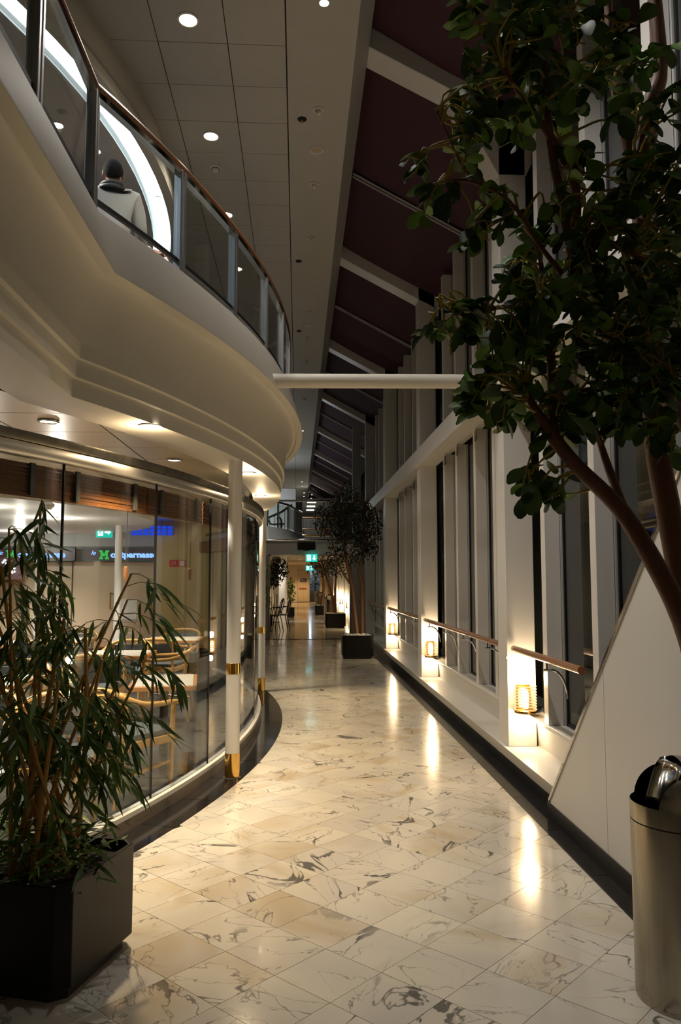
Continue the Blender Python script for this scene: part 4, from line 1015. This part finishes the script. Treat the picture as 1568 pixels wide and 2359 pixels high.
# lit shop signs
def text(body, x, z, y, size, m, parent, name, off=.0, shear=0):
    c = bpy.data.curves.new(name, 'FONT'); c.body = body; c.size = size; c.extrude = .006; c.offset = off; c.shear = shear; c.materials.append(m); c.resolution_u = 3
    t_ = bpy.data.objects.new(name, c); C.objects.link(t_); bpy.context.view_layer.update()
    me = bpy.data.meshes.new_from_object(t_.evaluated_get(bpy.context.evaluated_depsgraph_get())); bpy.data.objects.remove(t_)
    me.materials.clear(); me.materials.append(m)
    o = bpy.data.objects.new(name, me); C.objects.link(o); o.parent = parent; o.location = (x, y, z); o.rotation_euler = (PI/2,0,0); return o
def shop_sign(x0, x1, label):
    root = empty('shop_sign', (x0, 13.62, 1.855)); tag(root, label, 'sign'); W_ = x1-x0
    MB().box((0,0,0),(W_,.06,.225)).build('board', M['signback'], root, 0)
    MB().box((0,-.012,0),(W_,.0,.016)).box((0,-.012,.209),(W_,0,.225)).box((0,-.012,0),(.016,0,.225)).box((W_-.016,-.012,0),(W_,0,.225)).build('neon_edge', M['teal'], root, 0)
    text('le', .14, .10, -.012, .11, M['signblue'], root, 'lettering', 0, .3)
    mg = MB(); x_ = .28; h = .155; w_ = .165; zb = .025
    for (a, b, c_, d) in ((.020,0,.052,h),(w_-.052,0,w_-.020,h),(0,0,.068,.032),(w_-.068,0,w_,.032),(0,h-.03,.052,h),(w_-.052,h-.03,w_,h)):
        mg.box((x_+a,-.02,zb+b),(x_+c_,-.004,zb+d))
    for s in (0,1):
        xa = x_+(.036 if s == 0 else w_-.036); xb = x_+w_/2
        mg.add([(xa-.020,-.021,zb+h),(xa+.020,-.021,zb+h),(xb+.017,-.021,zb+.05),(xb-.017,-.021,zb+.05)],[(0,1,2,3)])
    mg.build('initial_letter', M['signgreen'], root, 0)
    t = text('ontparnasse', .472, .060, -.012, .135, M['signblue'], root, 'lettering', .006)
    wd = max(v.co.x for v in t.data.vertices)
    t.scale = (.80/wd, 1, 1)
    return root
shop_sign(-3.68, -2.25, 'lit shop sign reading le Montparnasse with a green initial, right of the cafe post')
shop_sign(-5.24, -3.81, 'lit shop sign reading le Montparnasse half hidden behind the bamboo')
es = exit_sign(-3.08, 12.6, 2.20, .85, 'lit green exit sign with a right arrow hanging over the cafe', 'right', .12)
es2 = exit_sign(-4.75, 12.0, 2.05, .85, 'lit green exit sign at the left edge behind the bamboo', 'right', .29)
fs_ = empty('fire_sign', (-2.02,13.37,1.75)); tag(fs_, 'red fire sign on the yellow wall inside the cafe', 'sign')
MB().box((-.15,0,0),(.12,.02,.115)).build('plate', M['red'], fs_, 0); MB().box((.02,-.004,.012),(.10,0,.10)).build('white_field', M['white'], fs_, 0); MB().tube([(-.11,-.006,.03),(-.09,-.006,.075),(-.05,-.006,.085),(-.04,-.006,.05),(-.08,-.006,.04)], .006, 5).build('hose_symbol', M['white'], fs_)
# blue reflection screen deeper in
bsn = empty('light_grid', (-2.45,13.3,2.28)); tag(bsn, 'glowing blue light grid above the cafe sign', 'display')
for i in range(7):
    for j in range(3): MB().box((-.35+.10*i,0,.0+.055*j),(-.27+.10*i,.02,.045+.055*j)).build('cell', M['blueglow'], bsn, 0)
# oval lowered soffit
ov = []
for q in range(48): a = 2*PI*q/48; ov.append((-4.5+2.6*math.cos(a), 10.0+3.6*math.sin(a)))
o = MB().prism(ov, 2.30, 2.50).build('ceiling_oval', M['white'], smooth=40); struct(o, 'white oval lowered ceiling over the cafe')
for x, y, lb in ((-3.63,11.2,'left white cafe post in front of the shop sign'),(-2.53,11.2,'right white cafe post crossing the lettering')):
    o = empty('post', (x,y,0)); tag(o, lb, 'post', 'white posts inside the cafe')
    MB().lathe([(0,0),(.05,0),(.05,2.5),(0,2.5)], 20).build('shaft', M['white'], o); MB().lathe([(0,0),(.075,0),(.075,.02),(.05,.03)], 20).build('foot', M['chrome'], o)

o = empty('smoke_detector', (-2.55,8.1,2.30)); tag(o, 'white smoke detector under the white oval ceiling', 'detector'); MB().lathe([(0,-.05),(.03,-.048),(.045,-.028),(.06,-.02),(.062,0)], 18).build('body', M['white_plastic'], o)
o = empty('sparkle_lamp', (-4.95,13.3,1.72)); tag(o, 'cluster of sparkling white light points behind the bamboo', 'light')
for q in range(14): MB().lathe([(0,-.02),(.018,0),(0,.02)], 8, (random.uniform(-.32,.32), random.uniform(-.02,.02), random.uniform(-.14,.14))).build('light_point', M['sparkle'], o)
MB().box((-.36,.03,-.18),(.36,.05,.18)).build('back_plate', M['signback'], o, 0)
# tables and chairs
def table(x, y, rz, s, label, d=None):
    root = empty('table', (x, y, 0), rz); tag(root, label, 'table', 'square cafe tables'); a = s/2; d = (d or s)/2
    MB().box((-a+.03,-d+.03,.70),(a-.03,d-.03,.728)).build('top', M['tabletop'], root, 0)
    MB().box((-a,-d,.69),(a,-d+.03,.726)).box((-a,d-.03,.69),(a,d,.726)).box((-a,-d,.69),(-a+.03,d,.726)).box((a-.03,-d,.69),(a,d,.726)).build('edge_band', M['edge'], root, 0, .004)
    MB().tube([(0,0,.02),(0,0,.70)], .035, 14).build('pedestal', M['darkgrey'], root)
    MB().lathe([(0,.0),(.24,.0),(.24,.012),(.06,.03),(0,.03)], 28).build('foot_disc', M['steel'], root)
    return root
def make_chair():
    root = empty('armchair')
    B = M['beech']
    MB().prism([(-.24,-.17),(-.20,-.22),(.20,-.22),(.24,-.17),(.24,.20),(.19,.24),(-.19,.24),(-.24,.20)], .43, .475).build('seat', M['pad'], root, 0, .012)
    MB().box((-.25,-.23,.375),(.25,-.205,.432)).box((-.25,.225,.375),(.25,.25,.432)).box((-.25,-.23,.375),(-.225,.25,.432)).box((.225,-.23,.375),(.25,.25,.432)).build('seat_frame', B, root, 0, .005)
    bow = [(.265,.235,.655),(.29,.17,.668),(.295,0,.672),(.285,-.13,.69),(.24,-.235,.735),(.15,-.285,.775),(.0,-.30,.785)]
    bow = bow+[(-a,b,c) for a,b,c in bow[:-1][::-1]]
    pts, rr = smoothpts(bow, [.018]*2+[.020]*9+[.018]*2, 4)
    MB().tube(pts, rr, 10).build('bow', B, root, 60)
    for s in (-1,1):
        MB().tube([(.225*s,.215,0),(.235*s,.215,.43),(.255*s,.205,.655)], [.016,.020,.017], 10).build('leg', B, root)
        MB().tube([(.20*s,-.27,0),(.215*s,-.215,.43),(.215*s,-.262,.755)], [.016,.020,.016], 10).build('leg', B, root)
        MB().tube([(.23*s,-.225,.20),(.23*s,.215,.24)], .011, 8).build('stretcher', B, root)
    rows = []
    for i in range(7):
        z = .52+.21*i/6; rows.append([(.20*q/4, -.238-.045*(1-(q/4)**2)-.03*i/6, z) for q in range(-4,5)])
    back = MB().strip(rows); back.strip([[(a,b-.022,c) for a,b,c in r] for r in rows])
    back.strip([[rows[6][q],(rows[6][q][0],rows[6][q][1]-.022,rows[6][q][2])] for q in range(9)]).strip([[rows[0][q],(rows[0][q][0],rows[0][q][1]-.022,rows[0][q][2])] for q in range(9)])
    back.build('backrest', M['pad'], root, 50)
    return root
ch0 = make_chair(); used = False
def chair(x, y, rz, label):
    global used
    o = ch0 if not used else copy_tree(ch0); used = True
    o.location = (x, y, .004); o.rotation_euler = (0,0,rz); tag(o, label, 'chair', 'bentwood cafe chairs'); return o
table(-2.12, 4.30, .12, .76, 'pale square table with an orange wood edge behind the bamboo')
table(-1.08, 6.52, .12, .52, 'pale square table with an orange wood edge beside the nearest white post', .78)
table(-2.55, 6.6, .1, .75, 'pale cafe table in the middle of the cafe behind the bamboo')
table(-2.0, 8.9, .0, .75, 'pale cafe table farther back near the cafe glass')
table(-3.2, 10.9, .0, .75, 'pale cafe table at the back by the granite plinth')
table(-1.7, 11.0, .0, .75, 'pale cafe table at the back right below the yellow wall')
chair(-1.49, 5.08, math.radians(192), 'bentwood armchair with its back to the next one, at the table behind the bamboo')
chair(-1.22, 5.79, math.radians(-36), 'bentwood armchair seen from behind against the glass by the white post')
chair(-2.16, 5.25, math.radians(170), 'bentwood armchair beside the first one, deeper in the cafe')
chair(-2.55, 7.25, math.radians(180), 'bentwood armchair on the far side of the middle table')
chair(-2.6, 5.85, math.radians(5), 'bentwood armchair on the near side of the middle table')
chair(-1.45, 8.9, math.radians(90), 'bentwood armchair nearest the glass at the farther table')
chair(-2.05, 9.6, math.radians(180), 'bentwood armchair behind the farther table')
chair(-2.05, 8.2, math.radians(0), 'bentwood armchair in front of the farther table')
chair(-3.2, 11.6, math.radians(180), 'bentwood armchair against the granite plinth')
chair(-3.12, 10.1, math.radians(8), 'bentwood armchair in front of the back table')
chair(-4.0, 9.75, math.radians(4), 'bentwood armchair at the left of the back table')
table(-3.98, 10.45, .0, .75, 'pale cafe table at the back holding the folded napkin')
nk = empty('napkin', (-3.9,10.4,.728)); tag(nk, 'pale blue folded napkin standing on a cafe table behind the bamboo', 'napkin')
MB().add([(-.12,-.05,0),(.12,-.04,0),(.03,.10,0),(.02,.0,.42)],[(0,1,3),(1,2,3),(2,0,3),(2,1,0)]).build('fold', M['napkin'], nk, 0)
MB().add([(-.10,-.06,0),(.02,-.08,0),(-.02,.02,0),(-.03,-.02,.20)],[(0,1,3),(1,2,3),(2,0,3),(2,1,0)]).build('fold', M['napkin'], nk, 0)
chair(-1.75, 11.75, math.radians(170), 'bentwood armchair below the yellow wall')
chair(-1.75, 10.3, math.radians(-8), 'bentwood armchair facing the yellow wall')
chair(-5.2, 9.0, math.radians(40), 'bentwood armchair far left in the cafe')
# high chair
hc = empty('high_chair', (-2.86,13.42,.455), math.radians(8)); tag(hc, 'white baby high chair on the raised plinth before the shutters', 'chair')
MB().strip([[(x,.10+.03*i,.40+.07*i) for x in (-.14,-.07,0,.07,.14)] for i in range(6)]).strip([[(x,.12+.03*i,.40+.07*i) for x in (-.14,-.07,0,.07,.14)] for i in range(6)]).build('backrest', M['white_plastic'], hc)
MB().box((-.15,-.12,.36),(.15,.12,.42)).build('seat', M['white_plastic'], hc, 0, .02)
MB().box((-.22,-.30,.52),(.22,-.10,.55)).build('tray', M['white_plastic'], hc, 0, .01)
for s in (-1,1):
    MB().tube([(.18*s,.16,.56),(.21*s,-.22,.03)], .016, 8).build('leg', M['white_plastic'], hc)
    MB().tube([(.18*s,-.02,.50),(.21*s,.26,.03)], .016, 8).build('leg', M['white_plastic'], hc)
    for y in (-.22,.26): MB().tube([(.21*s-.012,y,.03),(.21*s+.012,y,.03)], .03, 10).build('wheel', M['grey'], hc)
MB().tube([(-.21,-.20,.05),(.21,-.20,.05)], .012, 8).build('crossbar', M['white_plastic'], hc); MB().box((-.12,-.16,.18),(.12,-.06,.20)).build('footrest', M['white_plastic'], hc, 0)

# ================================================================== DOWNLIGHTS AND CEILING DEVICES
def downlight(x, y, z, r, label, m, power, col, group, cone=120, spotsize=.05, blend=.8, rim=M['white'], glow=0, gz=.09):
    root = empty('downlight', (x, y, z)); tag(root, label, 'light', group)
    MB().lathe([(r,.002),(r*1.28,.0),(r*1.30,-.006),(r*1.05,-.010),(r,-.006)], 24).build('trim_ring', rim, root)
    MB().lathe([(0,-.003),(r,-.003)], 24).build('lamp_disc', m, root.children[0], 0)
    if power: light_in(lamp('SPOT', (0,0,-.03), power, col, spotsize, cone, blend, (0,0,-2)), root).rotation_euler = (0,0,0)
    if glow: light_in(lamp('POINT', (0,0,-gz), glow, col, .035), root)  # extra point without a fixture, added to brighten the ceiling around the disc
    return root
for x, y, lb in ((-.92,4.85,'bright downlight in the cream soffit nearest above the glass'),(-.447,7.0,'downlight in the cream soffit right of the white post'),(-.43,8.95,'downlight at the tip of the cream soffit'),(-.66,10.9,'downlight in the soffit past the tip')):
    downlight(x, y, 2.497, .055, lb, M['disc'], P_SOFFIT, WARM, 'downlights in the cream soffit', 105, .06, 1.0, glow=P_GLOW)
for x, y, lb in ((-1.52,4.78,'dim downlight in the shiny panel ceiling above the bamboo'),(-1.0,6.31,'bright downlight in the shiny panel ceiling left of the white post'),(-2.7,6.2,'downlight deeper in the shiny panel ceiling'),(-2.3,8.2,'downlight in the shiny ceiling over the middle tables'),(-1.6,10.4,'downlight in the shiny ceiling over the back right table')):
    downlight(x, y, 2.506, .05, lb, M['disc'], P_CAFE*.7, NEUT, 'downlights in the shiny ceiling', 120, .05, .9, M['chrome'])
for x, y, lb in ((-3.3,8.2,'downlight in the white oval near its edge'),(-3.0,9.8,'downlight in the white oval by the cafe post'),(-4.6,8.2,'downlight in the white oval at the left'),(-4.4,12.6,'downlight at the back of the white oval'),(-5.0,10.4,'downlight in the middle of the white oval')):
    downlight(x, y, 2.298, .05, lb, M['disc2'], P_CAFE, (1,.95,.88), 'downlights in the white oval', 130, .05, .9, glow=22, gz=.22)  # glow: unseen points added below the oval to lighten its underside
for i, y in enumerate((5.875,7.505,9.2,10.86,13.9,17.2)):
    downlight(-.886, y, ZC, .068, ['large bright ceiling downlight at the top of the photo','large bright ceiling downlight above the wooden handrail','ceiling downlight hidden behind the balcony rail','ceiling downlight seen through the balcony glass','ceiling downlight beyond the balcony','far ceiling downlight over the balcony end'][i], M['disc'], P_ATRIUM, NEUT, 'downlights in the tiled ceiling', 120, .08, .9)
for x, y, lb in ((.18,3.0,'spotlight in the smooth ceiling strip beyond the top of the photo'),(.18,5.63,'bright spotlight in the smooth ceiling strip at the top'),(.12,23.05,'small bright spotlight in the far ceiling strip'),(.16,35.4,'tiny bright spotlight in the farthest ceiling strip'),(.17,37.1,'last tiny spotlight in the ceiling strip')):
    if y < 4:
        root = downlight(x, y, ZC, .035, lb, M['disc2'], 0, NEUT, 'spotlights in the smooth ceiling strip')
        light_in(lamp('SPOT', (0,0,-.03), P_SPOT, (1,.95,.90), .05, 85, .9, (1.75-x, .9, 2.4-ZC)), root); continue
    downlight(x, y, ZC, .035, lb, M['disc2'], P_SPOT*(.42 if y < 10 else .7), (1,.94,.88), 'spotlights in the smooth ceiling strip', 130, .05, .9)
cnt = [0]*4
for i, (x, y, k) in enumerate(((.17,7.01,0),(.02,7.17,1),(.17,7.70,2),(.16,8.40,0),(.15,9.81,0),(-.01,10.54,1),(.15,11.19,0),(.15,12.65,0),(.15,13.32,2),(-.0,13.62,1),(.14,14.01,0),(.14,15.6,0),(.14,17.2,0),(.14,18.9,0),(-.90,8.09,3))):
    nm = ['ceiling_spot','smoke_detector','speaker_grille','smoke_detector'][k]
    o = empty(nm, (x, y, ZC)); tag(o, ['%s unlit white gimbal spot from the top in the ceiling strip','%s small dark detector from the top in the ceiling strip','%s round beige speaker grille from the top in the ceiling strip','%s white smoke detector on the ceiling tiles'][k] % ['first','second','third','fourth','fifth','sixth','seventh','eighth','ninth'][cnt[k]], ['light','detector','speaker','detector'][k], ['gimbal spots in the ceiling strip','dark detectors in the ceiling strip','speaker grilles in the ceiling strip','white smoke detectors'][k])
    cnt[k] += 1
    if k == 0:
        MB().lathe([(.028,.0),(.055,0),(.055,-.010),(.030,-.012)], 20).build('ring', M['white'], o); MB().lathe([(0,-.045),(.022,-.042),(.026,-.01),(.026,0)], 14, (.008,.006,0)).build('lamp_head', M['white_plastic'], o)
    elif k == 1:
        MB().lathe([(.0,-.02),(.03,-.018),(.042,-.006),(.045,0)], 18).build('body', M['blackmatte'], o); MB().lathe([(0,-.028),(.012,-.026),(.014,-.018)], 10).build('lens', M['steel'], o)
    elif k == 2:
        MB().lathe([(.058,-.004),(.078,-.010),(.082,0)], 22).build('ring', M['white'], o); MB().lathe([(0,-.006),(.058,-.004)], 22).build('grille', M['cream'], o)
    else:
        MB().lathe([(0,-.055),(.03,-.052),(.04,-.03),(.062,-.022),(.065,0)], 20).build('body', M['white_plastic'], o); MB().lathe([(.041,-.034),(.046,-.034),(.046,-.028),(.041,-.028)], 16).build('vent_ring', M['darkgrey'], o)
for x, y, lb in ((-2.10,6.6,'downlight in the upper deck ceiling seen through the corner glass'),(-1.88,7.0,'downlight in the upper deck ceiling left of the man'),(-1.45,7.8,'small downlight under the upper deck bulkhead')):
    downlight(x, y, 5.478 if x < -1.6 else 5.452, .045 if x < -1.6 else .02, lb, M['disc2'], P_DECK if x < -1.6 else 0, (1,.93,.88), 'downlights of the upper deck', 130)
for i in range(3): o = MB().box((.45,37.5+2.2*i,5.235),(.85,38.0+2.2*i,5.25)).build('ceiling_light', M['disc2'], smooth=0); tag(o, ['uppermost of three white light panels far off over the gallery','middle of three white light panels far off over the gallery','lowest of three white light panels far off over the gallery'][i], 'light', 'distant white light panels')
for i in range(4): downlight(.3+.4*(i%2), 40+.9*i, ZC, .05, ['first','second','third','fourth'][i]+' tiny distant ceiling downlight above the far gallery', M['disc2'], 0, NEUT, 'tiny distant downlights')
for i, (y, x) in enumerate(((24,.4),(31,.1),(38,.1),(46,.2),(50.5,.3))):
    downlight(x, y, 2.468, .06, ['corridor downlight just beyond the opening','second corridor downlight from the opening','third corridor downlight from the opening','fourth corridor downlight from the opening','corridor downlight before the end door'][i], M['disc'], P_FAR*(.6,.8,1.5,3.0,4.5)[i], WARM2, 'downlights of the far corridor', 125)
light_in(lamp('POINT', (-1.5,28.5,3.9), 60, (.85,.92,1), .2), wf)
light_in(lamp('POINT', (.8,53.6,2.2), 25, COLD, .1), we)
lamp('SPOT', (-.95,28.6,2.4), 130, NEUT, .05, 100, .8, (-.56,29.3,.6))

# ================================================================== PEOPLE ON THE BALCONY
def figure(name, loc, rz, J, edges, rad, m, root=None, rootv=0, sub=2):
    me = bpy.data.meshes.new(name); keys = list(J); me.from_pydata([J[k] for k in keys], [(keys.index(a), keys.index(b)) for a, b in edges], []); me.materials.append(m)
    o = bpy.data.objects.new(name, me); C.objects.link(o)
    if root: o.parent = root
    o.modifiers.new('skin', 'SKIN')
    if not me.skin_vertices: me.skin_vertices.new() if hasattr(me.skin_vertices, 'new') else None
    for i, k in enumerate(keys):
        r = rad[k]; me.skin_vertices[0].data[i].radius = r if isinstance(r, tuple) else (r, r)
        me.skin_vertices[0].data[i].use_root = (i == rootv)
    s = o.modifiers.new('sub', 'SUBSURF'); s.levels = sub; s.render_levels = sub
    o.modifiers['skin'].use_smooth_shade = True
    return o
def person(loc, rz, label, shirt, J, hood=False):
    root = empty('person', loc, rz); tag(root, label, 'person')
    E = [('hip','waist'),('waist','chest'),('chest','neck'),('neck','head'),('head','crown')]
    for s in 'lr': E += [('chest','sh_'+s),('sh_'+s,'el_'+s),('el_'+s,'wr_'+s),('hip','th_'+s),('th_'+s,'kn_'+s),('kn_'+s,'an_'+s),('an_'+s,'to_'+s)]
    R = dict(hip=(.13,.10), waist=(.13,.10), chest=(.12,.085), neck=.05, head=(.075,.088), crown=(.06,.07))
    for s in 'lr': R.update({'sh_'+s:.045,'el_'+s:.036,'wr_'+s:.028,'th_'+s:.08,'kn_'+s:.055,'an_'+s:.04,'to_'+s:.035})
    bd = figure('body', None, 0, J, E, R, M['skin'], root)
    # hands: palm and five separate fingers
    for s in 'lr':
        w_ = Vector(J['wr_'+s]); d = (w_-Vector(J['el_'+s])).normalized(); side = d.cross(Vector((0,0,1))); side = side.normalized() if side.length > .1 else Vector((1,0,0))
        hm = MB(); pc = w_+d*.045; nrm = side.cross(d)
        hm.obox(pc, d, side, nrm, .05, .038, .013)
        for k in range(4):
            b = w_+d*.09+side*(-.029+.0193*k); L = (.065,.078,.073,.055)[k]
            hm.tube([b, b+d*L*.5, b+d*L*.8-nrm*.012, b+d*L*.95-nrm*.03], [.0095,.009,.0085,.007], 8)
        b = w_+d*.03-side*.036; hm.tube([b, b-side*.025+d*.03, b-side*.03+d*.06], [.011,.010,.008], 8)
        hm.build('hand', M['skin'], bd, 60)
    Es = [('waist','chest'),('chest','collar')]+[e for s in 'lr' for e in (('chest','sh_'+s),('sh_'+s,'el_'+s),('el_'+s,'wr_'+s))]+[('hip','waist')]
    Js = {k: J[k] for k in ('hip','waist','chest','sh_l','sh_r','el_l','el_r')}
    for s in 'lr': Js['wr_'+s] = tuple(Vector(J['el_'+s]).lerp(Vector(J['wr_'+s]), .9))
    Js['collar'] = tuple(Vector(J['chest']).lerp(Vector(J['neck']), .6))
    Rs = dict(hip=(.165,.125), waist=(.165,.13), chest=(.20,.145), collar=(.12,.09), sh_l=.088, sh_r=.088, el_l=.058, el_r=.058, wr_l=.042, wr_r=.042)
    figure('shirt', None, 0, Js, Es, Rs, shirt, root)
    Jt = {k: J[k] for k in ('hip','th_l','th_r','kn_l','kn_r','an_l','an_r')}
    figure('trousers', None, 0, Jt, [('hip','th_l'),('th_l','kn_l'),('kn_l','an_l'),('hip','th_r'),('th_r','kn_r'),('kn_r','an_r')], dict(hip=(.15,.115),th_l=.10,th_r=.10,kn_l=.075,kn_r=.075,an_l=.06,an_r=.06), M['trouser'], root)
    h = Vector(J['head']); cr = Vector(J['crown'])
    hm = MB(); n = 20; rows = []
    for i in range(9):
        row = []
        for q in range(n+1):
            b = 2*PI*q/n; f_ = .5+.5*math.sin(b); a0 = -.85*(1-f_)+.35*f_; a = a0+(PI/2-a0)*i/8
            row.append((h.x+.088*math.cos(a)*math.cos(b), h.y-.012+.104*math.cos(a)*math.sin(b), h.z+.028+.112*math.sin(a)))
        rows.append(row)
    hm.strip(rows).build('hair', M['hair'], root, 60)
    for s in (-1,1): MB().lathe([(0,-.012),(.018,-.008),(.022,0),(.016,.008),(0,.010)], 10, (0,0,0)).build('ear', M['skin'], bd).matrix_local = Matrix.Translation((h.x+.083*s, h.y+.0, h.z+.01)) @ Matrix.Rotation(PI/2,4,'Y') @ Matrix.Diagonal((1.5,.9,1,1))
    for s in (-1,1): MB().lathe([(0,.010),(.009,.006),(.012,0),(0,-.01)], 10, (h.x+.03*s, h.y+.085, h.z+.02)).build('eye', M['white_plastic'], bd)
    MB().tube([(h.x,h.y+.085,h.z+.02),(h.x,h.y+.108,h.z-.02),(h.x,h.y+.088,h.z-.028)], [.009,.013,.008], 8).build('nose', M['skin'], bd)
    MB().tube([(h.x-.024,h.y+.082,h.z-.055),(h.x,h.y+.09,h.z-.056),(h.x+.024,h.y+.082,h.z-.055)], .006, 6).build('mouth', M['red'], bd)
    if hood:
        c = Vector(J['neck'])
        for dz, r1, rt in ((.0,.072,.036),(-.045,.092,.042)):
            MB().tube([(c.x+r1*1.15*math.cos(b), c.y+r1*.85*math.sin(b)-.006, c.z+dz+.02*math.sin(b+PI)*.8) for b in [2*PI*q/18 for q in range(18)]], rt, 8, closed=True).build('scarf', M['blackmatte'], root, 60)
    return root
J1 = dict(hip=(0,0,.92), waist=(0,0,1.08), chest=(0,-.01,1.34), neck=(0,0,1.50), head=(0,.02,1.63), crown=(0,.015,1.71),
          sh_l=(-.19,0,1.42), el_l=(-.26,.02,1.14), wr_l=(-.22,.16,.95), sh_r=(.19,0,1.42), el_r=(.245,-.02,1.13), wr_r=(.27,.14,.93),
          th_l=(-.10,0,.86), kn_l=(-.10,.02,.48), an_l=(-.10,-.01,.08), to_l=(-.11,.12,.035), th_r=(.10,0,.86), kn_r=(.11,.02,.48), an_r=(.11,-.01,.08), to_r=(.13,.12,.035))
person((-1.62,6.62,3.42), math.radians(12), 'person in an off white shirt and dark scarf seen from behind on the balcony', M['shirt'], J1, True)
J2 = dict(J1); J2.update(sh_r=(.20,.02,1.40), el_r=(.42,.0,1.27), wr_r=(.63,-.05,1.20))
person((-2.0,7.27,3.42), 0, 'person in a pale pink shirt whose arm reaches out low behind the balcony glass', M['pinkshirt'], J2)
